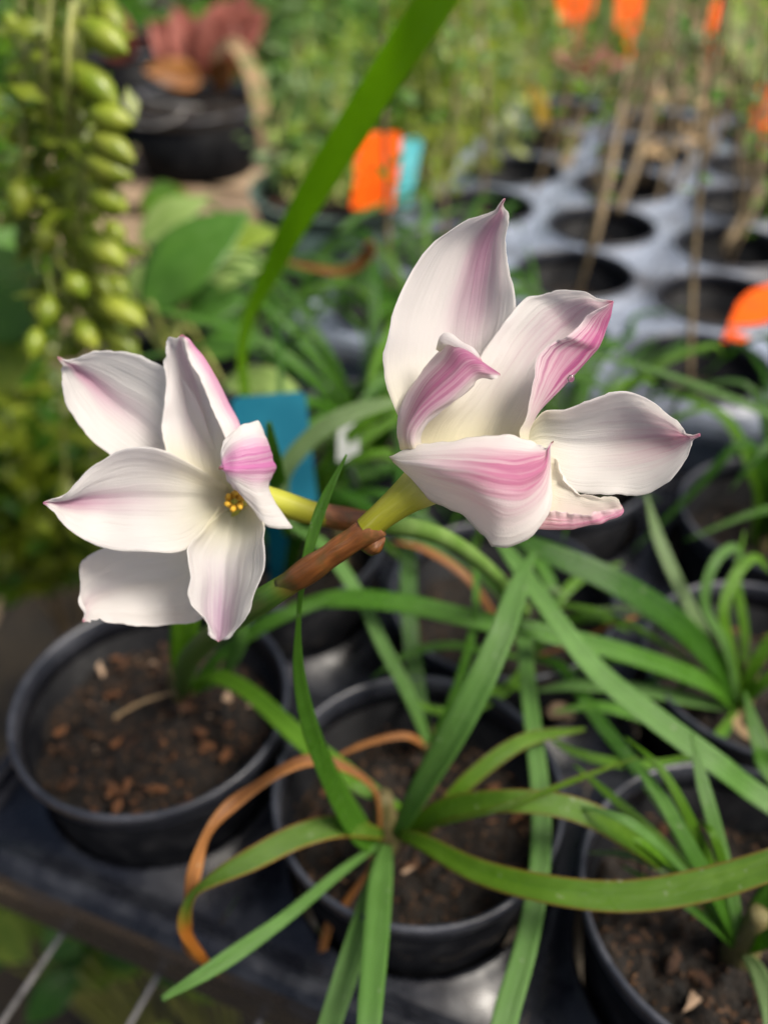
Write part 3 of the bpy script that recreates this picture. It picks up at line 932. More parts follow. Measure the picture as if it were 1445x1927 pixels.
# B
petal(flower_l, [
    R([(350, 910), (385, 920), (415, 928), (455, 930), (445, 925)], [2, 5, 6, 4, 1]),
    R([(312, 862), (352, 862), (395, 868), (455, 848), (432, 858)], [1, 6, 7, 4, -2]),
    R([(303, 808), (345, 806), (388, 808), (450, 800), (417, 806)], [2, 7, 8, 4, -3]),
    R([(309, 755), (345, 754), (380, 758), (433, 758), (394, 762)], [2, 7, 8, 4, -3]),
    R([(311, 708), (337, 710), (365, 714), (411, 712), (374, 717)], [2, 6, 7, 3, -3]),
    R([(308, 672), (329, 675), (352, 682), (388, 673), (360, 684)], [1, 4, 5, 2, -2]),
    R([(313, 650), (329, 652), (343, 658), (365, 648), (350, 659)], [0, 2, 3, 1, -1]),
    R([(326, 640), (334, 639), (341, 641), (352, 637), (346, 641)], [-1, 0, 1, 0, -1]),
    R([(338, 634), (340, 632), (342, 631), (345, 631), (344, 632)], [-2, -2, -2, -2, -2]),
], DL, [petal_mat('petal_left_top_inner', amt=0.5, width=0.4, v0=0.05, v1=0.6, pink=(0.62, 0.35, 0.49), center=0.42, white=WL, throat=0.3, tip0=0.97, streak=0.6), petal_mat('petal_left_top_back', amt=1.0, width=0.42, v0=0.0, v1=0.4, pink=(0.64, 0.22, 0.47), center=0.76, streak=0.3, throat=0.2, tip0=0.97)], 'inner', nu=49, nv=50, seed=12.0)
# C
petal(flower_l, [
    R([(428, 915), (432, 925), (436, 936), (434, 947), (430, 958)], [2, 5, 6, 5, 2]),
    R([(385, 888), (385, 910), (386, 936), (386, 965), (395, 985)], [-1, 2, 3, 2, -1]),
    R([(335, 856), (332, 892), (330, 936), (332, 985), (358, 1028)], [-4, 0, 1, 0, -4]),
    R([(280, 838), (270, 884), (264, 936), (264, 990), (290, 1042)], [-6, -2, 0, -2, -6]),
    R([(228, 847), (218, 890), (210, 938), (210, 986), (225, 1036)], [-7, -3, -1, -3, -7]),
    R([(184, 876), (175, 906), (168, 941), (167, 982), (170, 1020)], [-7, -5, -3, -5, -7]),
    R([(148, 912), (140, 928), (134, 945), (131, 970), (130, 997)], [-8, -7, -5, -6, -8]),
    R([(122, 930), (116, 937), (112, 946), (109, 958), (107, 972)], [-9, -8, -7, -8, -9]),
    R([(102, 938), (99, 942), (97, 946), (96, 951), (95, 957)], [-9, -9, -8, -9, -9]),
    R([(82, 945), (82, 945), (82, 946), (82, 947), (83, 948)], [-10, -10, -10, -10, -10]),
], DL, [petal_mat('petal_left_mid', amt=1.0, width=0.40, v0=0.1, v1=0.7, pink=(0.50, 0.29, 0.41), white=WL, center=0.52, streak=0.6, tipc=(0.62, 0.18, 0.38), tip0=0.9, throat=0.35), petal_mat('petal_left_mid_back', amt=0.7, width=0.6)], 'inner', seed=13.0, ufr=0.5, wave=0.0006)
# E
petal(flower_l, [
    R([(412, 952), (424, 956), (436, 958), (448, 958), (460, 954), (468, 950), (472, 946)], [1, 3, 4, 5, 4, 3, 1]),
    R([(382, 998), (398, 1002), (416, 1006), (436, 1008), (458, 1004), (478, 996), (496, 982)], [-3, 1, 3, 4, 3, 0, -4]),
    R([(351, 1034), (372, 1044), (396, 1050), (424, 1054), (450, 1050), (474, 1042), (498, 1028)], [-7, -2, 2, 3, 2, -2, -7]),
    R([(353, 1080), (374, 1088), (394, 1096), (420, 1102), (444, 1100), (468, 1090), (492, 1075)], [-8, -4, 1, 2, 1, -4, -8]),
    R([(361, 1122), (378, 1128), (394, 1136), (416, 1142), (438, 1142), (460, 1134), (479, 1122)], [-8, -5, 0, 1, 0, -5, -8]),
    R([(374, 1156), (386, 1162), (398, 1168), (414, 1174), (434, 1174), (452, 1166), (465, 1158)], [-7, -5, -1, 0, -1, -5, -7]),
    R([(386, 1180), (394, 1184), (402, 1188), (413, 1192), (428, 1192), (440, 1188), (449, 1182)], [-6, -4, -2, -1, -2, -4, -6]),
    R([(394, 1196), (399, 1198), (405, 1200), (412, 1202), (420, 1202), (428, 1200), (434, 1196)], [-4, -4, -3, -2, -3, -4, -4]),
    R([(406, 1204), (408, 1205), (409, 1206), (411, 1207), (413, 1206), (415, 1205), (418, 1203)], [-3, -3, -3, -3, -3, -3, -3]),
], DL, [petal_mat('petal_left_bottom', amt=0.95, width=0.85, v0=0.15, v1=0.6, pink=(0.55, 0.40, 0.54), white=WL, streak=0.9, tip0=0.93, throat=0.3, vein_dark=0.12, tipc=(0.72, 0.45, 0.52)), petal_mat('petal_left_bottom_back', amt=0.5, width=0.6)], 'inner', nu=45, seed=14.0, ufr=0.5)
# F
petal(flower_l, [
    R([(462, 925), (466, 935), (470, 942), (474, 950), (480, 958)], [4, 5, 5, 5, 4]),
    R([(480, 850), (490, 878), (494, 905), (492, 935), (508, 968)], [5, 7, 7, 6, 5]),
    R([(489, 796), (505, 842), (513, 880), (508, 922), (552, 993)], [0, 1, 1, 0, 0]),
    R([(474, 794), (490, 838), (494, 882), (490, 926), (512, 995)], [-4, -5, -5, -5, -3]),
    R([(452, 797), (466, 840), (468, 883), (466, 920), (480, 966)], [-6, -8, -8, -7, -4]),
    R([(434, 812), (446, 846), (448, 884), (447, 908), (456, 940)], [-7, -9, -10, -9, -6]),
    R([(420, 832), (430, 856), (432, 883), (433, 897), (440, 918)], [-8, -9, -10, -9, -7]),
    R([(416, 848), (421, 866), (423, 882), (425, 890), (431, 904)], [-8, -9, -10, -9, -8]),
    R([(421, 868), (421, 875), (421, 882), (422, 885), (424, 889)], [-8, -9, -10, -9, -8]),
    R([(412, 880), (412, 880), (412, 881), (412, 882), (412, 882)], [-9, -9, -10, -9, -9]),
], DL, [petal_mat('petal_left_curl_inner', amt=0.15, white=WL), petal_mat('petal_left_curl_back', amt=1.0, width=0.72, v0=-0.9, v1=0.1, pink=(0.64, 0.19, 0.48), center=0.42, streak=0.8, throat=0.02, tip0=1.3, white=WL, rib=0.5)], 'outer', nu=41, seed=15.0, ufr=0.5, wave=0.0006)
for k in range(6):
    a = k / 6 * 6.28
    c = P(441 + 11 * math.cos(a), 946 + 10 * math.sin(a), DL + .0005)
    e = P(441 + 16 * math.cos(a + .8), 944 + 17 * math.sin(a + .8), DL - .004)
    v, f, uv = tube([c, (c + e) / 2 + UP * .0003, e], [.0005, .0009, .0006], 8, 10)
    obj('anther', v, f, M['anther'], flower_l, uv)

# ------------------------------------------------------------------ strap leaves
def leaf(parent, pts, wpx, mat, roll=0, channel=0.12, samples=40, name='leaf'):
    """pts: (x, y, depth); wpx: apparent widths in picture pixels"""
    w3 = [P(*p) for p in pts]
    dd = crom(np.array([[p[2]] for p in pts]), len(wpx))[:, 0]
    ww = [W_(w, d) for w, d in zip(wpx, dd)]
    v, f, uv, mi = blade(w3, ww, roll, channel, samples=samples)
    return obj(name, v, f, M[mat], parent, uv)


def bulb(parent, base, r=0.0065, h=0.028):
    b = np.asarray(base)
    v, f, uv = tube([b + [0, 0, -.012], b, b + [0, 0, h * .5], b + [0, 0, h]], [r * .8, r, r * .75, r * .5], 12, 12)
    return obj('bulb_neck', v, f, M['neck'], parent, uv)


def plant(base, label, group='rain lilies'):
    t = thing('rain_lily', base, label, 'plant', group)
    return t


# bottom centre clump
b2 = Z(722, 1575, RIM - 0.020)
p2 = plant(b2, 'main clump of strap leaves fanning out of the bottom centre pot')
bulb(p2, b2)
leaf(p2, [(712, 1600, .338), (672, 1560, .325), (625, 1480, .300), (585, 1380, .272), (562, 1270, .252), (562, 1160, .240), (575, 1060, .234), (605, 955, .232), (652, 855, .230)], [34, 78, 74, 56, 36, 14, 26, 30, 4], 'g_mid', [0, 10, 20, 20, 25, 30, 10, 0], samples=60)
leaf(p2, [(745, 1575, .338), (790, 1490, .318), (870, 1350, .305), (935, 1215, .308), (975, 1105, .322), (1005, 1035, .335)], [34, 62, 78, 70, 56, 8], 'g_grey', [-10, 0, 0, 10])
leaf(p2, [(760, 1580, .335), (830, 1525, .318), (960, 1508, .302), (1085, 1525, .300), (1195, 1585, .305), (1300, 1672, .315)], [30, 58, 62, 66, 64, 20], 'g_olive', [15, 5, 0])
leaf(p2, [(752, 1570, .332), (800, 1588, .316), (900, 1640, .296), (1040, 1676, .282), (1180, 1688, .276), (1330, 1665, .272), (1475, 1620, .268)], [24, 44, 64, 76, 84, 88, 80], 'g_olive', [20, 5, 0, 0])
leaf(p2, [(728, 1590, .335), (716, 1660, .315), (708, 1760, .292), (698, 1880, .272), (690, 1990, .260)], [30, 64, 70, 68, 60], 'g_grey', [0, 0, 5])
leaf(p2, [(715, 1600, .335), (690, 1700, .312), (655, 1820, .294), (610, 1960, .282)], [24, 46, 64, 60], 'g_grey', [0, -10, 0])
leaf(p2, [(712, 1590, .336), (640, 1642, .318), (540, 1725, .300), (420, 1810, .286), (305, 1880, .279)], [14, 26, 34, 44, 16], 'g_grey', [0, 5, 0])
leaf(p2, [(720, 1570, .334), (640, 1556, .318), (560, 1575, .307), (480, 1615, .299), (405, 1655, .296), (362, 1690, .296), (348, 1750, .298), (378, 1800, .302), (410, 1835, .308)], [30, 62, 66, 62, 46, 34, 40, 30, 8], 'g_rust', [10, 0, 0, 40, -40, 30], samples=60)
leaf(p2, [(760, 1585, .337), (800, 1560, .330), (880, 1470, .326), (985, 1395, .330), (1100, 1372, .340)], [16, 32, 44, 40, 10], 'g_olive', [0, 10, 0])
leaf(p2, [(718, 1582, .337), (700, 1480, .33), (590, 1430, .322), (470, 1490, .312), (395, 1560, .305), (362, 1660, .303), (350, 1765, .306), (372, 1810, .31)], [8, 16, 34, 44, 30, 42, 36, 8], 'dry', [20, -30, 40, -50, 60, -10], channel=0.05, samples=60)
leaf(p2, [(722, 1600, .338), (650, 1700, .335), (620, 1740, .338), (605, 1800, .345), (600, 1870, .36)], [8, 22, 26, 20, 6], 'dry', [20, 0, 30], samples=30)
leaf(p2, [(762, 1570, .334), (850, 1545, .312), (960, 1515, .298), (1080, 1468, .30), (1200, 1425, .31)], [6, 12, 16, 16, 4], 'g_olive', 20)

# second clump at the back of the same pot
b2b = Z(805, 1400, RIM - 0.022)
p2b = plant(b2b, 'thin clump at the back of the bottom centre pot')
bulb(p2b, b2b, 0.004, 0.012)
leaf(p2b, [(805, 1400, .375), (770, 1310, .372), (720, 1215, .372), (680, 1130, .376), (610, 1030, .385), (540, 985, .392)], [20, 36, 38, 36, 36, 8], 'g_grey', [0, 10, 0])
leaf(p2b, [(812, 1400, .375), (860, 1290, .365), (892, 1170, .36), (895, 1080, .365), (890, 1010, .37)], [12, 22, 22, 16, 4], 'g_mid', [0, 20])
leaf(p2b, [(808, 1400, .377), (785, 1290, .388), (770, 1160, .40), (768, 1030, .415), (762, 930, .42)], [22, 42, 44, 40, 10], 'g_dark', [0, 0])
leaf(p2b, [(800, 1402, .375), (760, 1385, .37), (690, 1400, .366), (620, 1430, .362)], [14, 20, 18, 6], 'dry', [0, 30])

# left pot
pl = lily_r
bulb(pl, Z(345, 1300, RIM - 0.026), 0.008, 0.016)
leaf(pl, [(350, 1298, .400), (345, 1240, .385), (350, 1170, .372), (365, 1090, .366), (385, 1020, .36)], [40, 66, 74, 60, 20], 'g_bright', [0, 0])
leaf(pl, [(365, 1300, .400), (400, 1275, .388), (465, 1300, .372), (560, 1385, .352), (660, 1465, .343), (752, 1520, .342)], [24, 40, 46, 54, 60, 20], 'g_bright', [10, 0, -10])
leaf(pl, [(372, 1300, .400), (430, 1250, .39), (470, 1295, .38), (462, 1210, .372), (440, 1120, .368)][:1] + [(420, 1270, .39), (455, 1200, .374), (440, 1110, .366)], [18, 30, 34, 10], 'g_grey', [0, 0])
leaf(pl, [(362, 1295, .400), (420, 1230, .384), (520, 1165, .37), (640, 1125, .366)], [20, 34, 38, 10], 'g_mid', [0, 10])
leaf(pl, [(335, 1300, .401), (250, 1330, .398), (150, 1400, .392), (95, 1470, .388)], [6, 10, 10, 3], 'straw', [0, 30])

# right edge plant
b4 = Z(1385, 1330, RIM - 0.030)
p4 = plant(b4, 'clump of curling strap leaves at the right edge, middle height')
bulb(p4, b4)
leaf(p4, [(1378, 1330, .400), (1325, 1285, .385), (1180, 1232, .368), (1040, 1196, .360), (900, 1168, .360), (760, 1138, .365), (640, 1128, .374), (540, 1142, .385)], [24, 50, 54, 52, 54, 58, 54, 14], 'g_mid', [10, 0, 0, 10, 0], samples=60)
leaf(p4, [(1385, 1325, .400), (1345, 1250, .388), (1260, 1165, .374), (1150, 1095, .366), (1040, 1045, .366), (945, 1000, .372)], [28, 66, 78, 76, 62, 20], 'g_dark', [0, 8, 0])
leaf(p4, [(1388, 1325, .400), (1365, 1220, .385), (1325, 1140, .378), (1340, 1065, .378), (1378, 1030, .384), (1400, 1060, .39)], [14, 26, 28, 28, 24, 4], 'g_grey', [0, 20, 0])
leaf(p4, [(1392, 1325, .400), (1375, 1230, .39), (1360, 1150, .386), (1385, 1080, .39), (1420, 1050, .395), (1450, 1080, .40)], [14, 26, 30, 30, 24, 4], 'g_bright', [0, 10, 0])
leaf(p4, [(1394, 1328, .400), (1420, 1250, .39), (1470, 1180, .385)], [18, 34, 30], 'g_bright', 0)
leaf(p4, [(1394, 1330, .400), (1430, 1290, .388), (1500, 1240, .38)], [16, 32, 30], 'g_bright', 0)
leaf(p4, [(1380, 1335, .402), (1300, 1318, .392), (1210, 1300, .384), (1090, 1290, .38), (1010, 1300, .385)], [16, 36, 40, 34, 8], 'g_grey', [0, 10])
leaf(p4, [(1384, 1335, .402), (1345, 1390, .386), (1240, 1360, .378), (1130, 1330, .376), (1040, 1340, .38)], [14, 26, 32, 30, 8], 'g_mid', [0, 10])
leaf(p4, [(1384, 1338, .402), (1390, 1370, .392), (1440, 1400, .385), (1500, 1440, .38)], [14, 26, 30, 26], 'straw', 0)

# long grey leaf from beyond the right edge
b5 = cell(3, 0) + np.array([-0.02, 0.01, RIM - 0.030])
p5 = plant(b5, 'long grey-green strap leaf reaching in from beyond the right edge')
w3 = [b5, b5 + np.array([-0.01, 0.01, .035]), P(1460, 1520, .325), P(1350, 1440, .322), P(1230, 1352, .328), P(1120, 1262, .336), (P(1040, 1160, .345)), P(970, 1060, .358), P(915, 985, .372)]
v, f, uv, mi = blade(w3, [.005, .007, .0080, .0086, .0090, .0086, .0076, .0066, .0015], [0, 0, 10, 0], 0.12, samples=60)
obj('leaf', v, f, M['g_grey'], p5, uv)
w3 = [b5, P(1490, 1500, .34), P(1430, 1400, .345), P(1400, 1300, .355)]
v, f, uv, mi = blade(w3, [.005, .008, .007, .001], 0, 0.12)
obj('leaf', v, f, M['g_mid'], p5, uv)

# vertical leaf from the hidden middle pot
pm = lily_l
bulb(pm, base_l, 0.006, 0.016)
leaf(pm, [(1000, 1235, .405), (985, 1190, .385), (992, 1280, .362), (1006, 1400, .342), (1018, 1520, .326), (1014, 1650, .310), (990, 1780, .294), (955, 1900, .280), (935, 1990, .272)], [14, 36, 42, 46, 52, 56, 62, 70, 66], 'g_grey', [0, 0, 10, 0], samples=60)
leaf(pm, [(1000, 1235, .405), (1020, 1180, .40), (1040, 1120, .40), (1000, 1040, .41), (930, 985, .42)], [14, 30, 34, 34, 8], 'g_mid', [0, 20])
leaf(pm, [(1002, 1235, .405), (1060, 1260, .392), (1125, 1355, .372), (1200, 1450, .356), (1262, 1540, .348), (1302, 1640, .346)], [12, 30, 36, 36, 34, 8], 'g_dark', [0, 10])
leaf(pm, [(998, 1235, .405), (950, 1190, .40), (880, 1090, .395), (800, 1035, .40), (740, 1020, .405)], [8, 16, 22, 20, 5], 'dry', [0, 20])
leaf(pm, [(1004, 1238, .405), (1080, 1210, .395), (1150, 1175, .39), (1240, 1150, .39)], [8, 12, 12, 3], 'dry', 10)

# lower right plant
b3 = Z(1392, 1790, RIM - 0.022)
p3 = plant(b3, 'clump of strap leaves in the pot at the lower right corner')
bulb(p3, b3)
leaf(p3, [(1392, 1790, .315), (1355, 1700, .305), (1300, 1600, .302), (1235, 1490, .306), (1180, 1420, .312)], [20, 42, 40, 36, 8], 'g_mid', [0, 10])
leaf(p3, [(1395, 1790, .315), (1375, 1680, .304), (1345, 1560, .304), (1320, 1470, .308), (1300, 1380, .315)], [18, 36, 38, 34, 8], 'g_grey', [0, 0])
leaf(p3, [(1398, 1790, .315), (1430, 1720, .305), (1490, 1640, .297)], [26, 66, 70], 'g_mid', 0)
leaf(p3, [(1400, 1792, .315), (1440, 1770, .30), (1500, 1740, .29)], [20, 44, 44], 'g_dark', 0)
leaf(p3, [(1400, 1795, .313), (1425, 1830, .296), (1448, 1900, .280), (1460, 1990, .27)], [24, 46, 50, 46], 'g_pale', 0)
leaf(p3, [(1388, 1792, .315), (1340, 1740, .31), (1260, 1680, .31), (1170, 1630, .315)], [14, 26, 26, 6], 'g_mid', [0, 10])

leaf(p3, [(1390, 1790, .315), (1330, 1690, .312), (1250, 1590, .314), (1150, 1500, .32), (1080, 1440, .33)], [12, 24, 26, 24, 5], 'g_bright', [0, 10])
leaf(p4, [(1388, 1330, .402), (1330, 1210, .392), (1290, 1130, .39), (1240, 1020, .395), (1215, 930, .405)], [16, 34, 36, 34, 8], 'g_pale', [0, 15])
leaf(p4, [(1390, 1330, .402), (1400, 1200, .40), (1385, 1090, .40), (1400, 1000, .405)], [12, 24, 24, 5], 'g_bright', [0, 15])
leaf(p4, [(1386, 1335, .402), (1310, 1420, .375), (1200, 1440, .362), (1090, 1420, .36), (1020, 1380, .365)], [12, 24, 28, 26, 6], 'g_bright', [0, 15])
leaf(pm, [(1000, 1235, .405), (960, 1290, .39), (900, 1330, .38), (830, 1340, .376), (760, 1310, .378)], [12, 26, 30, 28, 6], 'g_bright', [0, 15])
leaf(pm, [(1003, 1235, .405), (1030, 1160, .41), (1090, 1090, .42), (1170, 1060, .43)], [12, 26, 28, 6], 'g_bright', [0, 15])
leaf(pm, [(998, 1238, .405), (930, 1230, .392), (850, 1215, .385), (770, 1230, .382), (700, 1275, .38)], [10, 20, 24, 22, 5], 'g_mid', [0, 15])
leaf(p2b, [(808, 1400, .377), (850, 1340, .372), (930, 1300, .372), (1010, 1290, .376)], [12, 22, 24, 5], 'g_bright', [0, 15])
rq = random.Random(17)
for k_ in range(14):
    own, (bx, by, bd) = ((p4, (1386, 1330, .402)), (p3, (1392, 1790, .315)), (pm, (1000, 1236, .405)))[k_ % 3]
    sx, sy = ((-rq.uniform(120, 420), -rq.uniform(-120, 260)), (-rq.uniform(60, 330), -rq.uniform(180, 420)), (rq.uniform(-260, 330), rq.uniform(-190, 220)))[k_ % 3]
    dd_ = bd - rq.uniform(.0, .03)
    leaf(own, [(bx + rq.uniform(-6, 6), by, bd), (bx + sx * .3, by + sy * .35 - 40, (bd + dd_) / 2), (bx + sx * .65, by + sy * .72 - 40, dd_), (bx + sx, by + sy, dd_ + .012)], [12, rq.uniform(18, 32), rq.uniform(18, 32), 4], rq.choice(['g_bright', 'g_mid', 'g_bright', 'g_pale', 'g_grey']), [rq.uniform(-20, 20), rq.uniform(-30, 30)])
rl = random.Random(3)


def clump(base, n, lo, hi, label, seed, mats=('g_mid', 'g_dark', 'g_dark', 'g_bright', 'g_mid'), lean=(0, 0), wid=(0.0028, 0.0062), spread=1.0):
    r = random.Random(seed)
    t = plant(base, label)
    base = np.asarray(base, float)
    bulb(t, base, 0.005, 0.014)
    for k in range(int(n * 1.5)):
        a = r.uniform(0, 2 * math.pi)
        L = r.uniform(lo, hi)
        e = r.uniform(0.35, 0.95) * spread
        d = np.array([math.cos(a) * e + lean[0], math.sin(a) * e + lean[1], 0])
        droop = r.uniform(-0.3, 0.45)
        pts = [base + [r.uniform(-.006, .006), r.uniform(-.006, .006), 0],
               base + d * L * 0.22 + np.array([0, 0, L * .34]),
               base + d * L * 0.60 + np.array([0, 0, L * .58]),
               base + d * L * 1.05 + np.array([r.uniform(-.01, .01), 0, L * (.58 - droop * .5)]),
               base + d * L * 1.35 + np.array([r.uniform(-.02, .02), 0, L * (.45 - droop)])]
        w = r.uniform(*wid)
        v, f, uv, mi = blade(pts, [w * .6, w, w, w * .75, w * .12], [r.uniform(-25, 25), r.uniform(-35, 35)], 0.14, samples=22, across=5)
        obj('leaf', v, f, M[r.choice(mats)], t, uv)
    return t


def up(c, dz):
    return np.array([c[0], c[1], dz])


clump(up(cell(0, 1), RIM - .03), 14, .09, .17, 'tangle of strap leaves behind the left flower', 11, lean=(.15, .25))
clump(up(cell(0, 2), RIM - .04), 20, .09, .17, 'dense green tuft of strap leaves behind the teal tag', 12)
clump(up(cell(1, 2), RIM - .04), 18, .09, .16, 'tuft of strap leaves directly behind the right flower', 13, lean=(-.1, .2))
clump(up(cell(2, 2), RIM - .036), 14, .08, .17, 'tuft of strap leaves in the dusty rimmed pot at right', 14, lean=(.1, .15))
clump(up(cell(2, 1) + A * .7 + B * .3, RIM - .06), 10, .08, .14, 'tuft of fresh strap leaves cut by the right edge', 15, ('g_bright', 'g_grey', 'g_tip'))
extra = [cell(0, 3) * 1.0, cell(1, 3), cell(2, 3) + A * .2, cell(3, 2), cell(-1, 3)]
labs = ['black pot behind the teal tag, last before the green bowl', 'black pot between the right flower and the pale far tray', 'black pot right of the flower, just before the pale far tray', 'black pot cut by the right edge below the big orange tag', 'black pot behind the broad green leaves']
for k, c in enumerate(extra):
    pot(c, RIM - .02, .050, labs[k], None)
clump(up(extra[0], RIM - .05), 22, .10, .18, 'grassy clump behind the teal tag, before the green bowl', 21)
clump(up(extra[1], RIM - .06), 12, .06, .10, 'grassy clump between the right flower and the pale far tray', 22)
clump(up(extra[2], RIM - .06), 10, .08, .13, 'grassy clump with blades lying toward the big orange tag', 23, lean=(.35, .05))
clump(up(extra[3], RIM - .05), 14, .10, .18, 'grassy clump at the right edge under the big orange tag', 24, ('g_mid', 'g_grey', 'g_pale'), lean=(-.3, .1))
clump(up(extra[4], RIM - .05), 12, .08, .14, 'low grassy clump behind the broad green leaves', 25, lean=(.2, .1))

# big strap leaf crossing the top of the picture
bt = cell(0, 1) + np.array([-.012, .012, RIM - .032])
pt = thing('strap_leaf_plant', bt, 'plant with one tall wide strap leaf crossing the top of the picture', 'plant')
bulb(pt, bt, .008, .02)
w3 = [bt, bt + np.array([.0, .012, .04]), P(455, 660, .47), P(520, 490, .45), P(595, 355, .42), (P(690, 205, .385)), P(778, 70, .355), P(855, -45, .34), P(930, -140, .33)]
v, f, uv, mi = blade(w3, [.008, .009, .0060, .0105, .0150, .0165, .0165, .0150, .012], [30, 40, 10, 0, 0], 0.10, samples=70, across=9)
obj('leaf', v, f, M['g_glow'], pt, uv)
# pale arching leaf and dark upright blade by the teal tag
pk = plant(up(cell(0, 1) + [.03, .0, 0], RIM - .03), 'pale arching leaf and a dark upright blade beside the teal tag')
bulb(pk, BASE[pk.name], .005)
leaf(pk, [(560, 1010, .41), (530, 905, .392), (590, 820, .385), (670, 775, .385), (760, 752, .395)], [14, 42, 50, 46, 20], 'g_pale', [0, 20, 10])
leaf(pk, [(540, 1010, .40), (525, 935, .34), (516, 870, .315), (506, 795, .302)], [18, 42, 44, 14], 'g_dark', 0)
leaf(pk, [(770, 1010, .425), (762, 900, .42), (772, 800, .42), (800, 720, .425)], [30, 56, 56, 20], 'g_dark', 0)

# ------------------------------------------------------------------ tags
def tag(name, quad, depth_fn, mat, label, stake_to=None, thick=0.0006, group='plant tags', notch=None, bend=0.0, rounded=0.12):
    """plastic label: outline corners in order tl, tr, br, bl (x, y, depth)"""
    c = np.array([P(*q) for q in quad])
    nu, nv = 13, 19
    g = np.zeros((nv, nu, 3))
    ups = nrm(np.cross(c[1] - c[0], c[3] - c[0]))
    for i in range(nv):
        t = i / (nv - 1)
        for j in range(nu):
            s_ = j / (nu - 1)
            # rounded upper corners
            k = 0.0
            e = min(s_, 1 - s_)
            if e < rounded:
                k = rounded * 0.7 * (1 - math.sqrt(max(0, 1 - ((rounded - e) / rounded) ** 2)))
            tt = k + t * (1 - k)
            g[i, j] = (c[0] * (1 - s_) + c[1] * s_) * (1 - tt) + (c[3] * (1 - s_) + c[2] * s_) * tt
            g[i, j] += ups * bend * math.sin(math.pi * t) * np.linalg.norm(c[3] - c[0])
    lo = (c[2] + c[3]) / 2
    t = thing(name, lo if stake_to is None else stake_to, label, 'plant tag', group)
    v, f, uv, mi = sheet(g, thick, 1, edge_thin=False)
    obj('label_panel', v, f, M[mat], t, uv, smooth=False)
    if stake_to is not None:
        d = np.asarray(stake_to) - lo
        w = np.linalg.norm(c[2] - c[3]) * 0.35
        sx = nrm(c[2] - c[3]) * w / 2
        n_ = nrm(np.cross(sx, d)) * thick / 2
        tipv = np.asarray(stake_to)
        v = [lo - sx + n_, lo + sx + n_, tipv + sx * .3 + n_, tipv - sx * .3 + n_, lo - sx - n_, lo + sx - n_, tipv + sx * .3 - n_, tipv - sx * .3 - n_]
        f = [(0, 1, 2, 3), (7, 6, 5, 4), (0, 4, 5, 1), (1, 5, 6, 2), (2, 6, 7, 3), (3, 7, 4, 0)]
        obj('stake', v, f, M[mat], t, smooth=False)
    return t


c01 = cell(0, 1)
tag('plant_tag', [(436, 748, .425), (574, 736, .425), (598, 945, .418), (452, 950, .418)], None, 'teal', 'wide teal tag standing just behind the left flower', up(cell(0, 1) + [-.005, -.01, 0], RIM - .05), rounded=.05)
tag('plant_tag', [(636, 790, .44), (676, 790, .44), (676, 880, .435), (634, 880, .435)], None, 'white_tag', 'small grey-white tag with rounded top between the two flowers', up(c01 + [.06, .03, 0], RIM - .05), rounded=.45)
# folded orange tag and its turquoise neighbour
gb = np.array([-0.043, 0.828, 0.0])
ot = thing('plant_tag', P(705, 393, .75), 'orange tag folded across the middle, hanging on the green bowl', 'plant tag', 'plant tags')
for nm, q in (('upper_panel', [(682, 251, .765), (756, 249, .765), (752, 322, .75), (666, 320, .75)]), ('lower_panel', [(670, 323, .751), (751, 325, .751), (738, 395, .725), (660, 393, .725)])):
    c = [P(*x) for x in q]
    g = np.zeros((9, 13, 3))
    for i in range(9):
        for j in range(13):
            s_, t_ = j / 12, i / 8
            e = min(s_, 1 - s_)
            k = .12 * (1 - math.sqrt(max(0, 1 - ((.2 - e) / .2) ** 2))) if (nm == 'upper_panel' and e < .2) else 0
            tt = k + t_ * (1 - k)
            g[i, j] = (c[0] * (1 - s_) + c[1] * s_) * (1 - tt) + (c[3] * (1 - s_) + c[2] * s_) * tt
    v, f, uv, mi = sheet(g, .0006, 1, edge_thin=False)
    obj(nm, v, f, M['orange'], ot, uv, smooth=False)
tt_ = thing('plant_tag', P(765, 385, .76), 'turquoise folded tag right behind the orange one at the green bowl', 'plant tag', 'plant tags')
for nm, q in (('upper_panel', [(757, 262, .78), (797, 258, .78), (783, 325, .765), (745, 325, .765)]), ('lower_panel', [(746, 327, .766), (784, 327, .766), (770, 388, .745), (732, 388, .745)])):
    c = [P(*x) for x in q]
    g = np.array([[(c[0] * (1 - j / 4) + c[1] * j / 4) * (1 - i / 4) + (c[3] * (1 - j / 4) + c[2] * j / 4) * i / 4 for j in range(5)] for i in range(5)])
    v, f, uv, mi = sheet(g, .0006, 1, edge_thin=False)
    obj(nm, v, f, M['turq'], tt_, uv, smooth=False)
tag('plant_tag', [(1395, 552, .66), (1490, 520, .68), (1500, 640, .66), (1358, 642, .62)], None, 'orange', 'big orange tag at the right edge beside the right flower', up(cell(3, 2), RIM - .06), bend=.06, rounded=.3)
tag('plant_tag', [(1425, 160, 1.0), (1490, 160, 1.0), (1480, 245, .98), (1408, 238, .98)], None, 'orange', 'orange tag cut by the right edge above the pale far tray', Z(1440, 330, .66), rounded=.25)
tag('plant_tag', [(1438, 285, .95), (1490, 285, .95), (1490, 330, .94), (1436, 330, .94)], None, 'orange', 'small orange tag low at the right edge, under another orange one', Z(1455, 370, .66))
tag('plant_tag', [(1046, -40, 1.5), (1128, -40, 1.5), (1112, 30, 1.48), (1052, 42, 1.48)], None, 'orange', 'left one of two orange tags at the top edge', P(1085, 110, 1.48))
tag('plant_tag', [(1160, -45, 1.45), (1212, -45, 1.45), (1206, 55, 1.43), (1160, 55, 1.43)], None, 'orange', 'upright orange tag, right one of two at the top edge', P(1184, 120, 1.43))
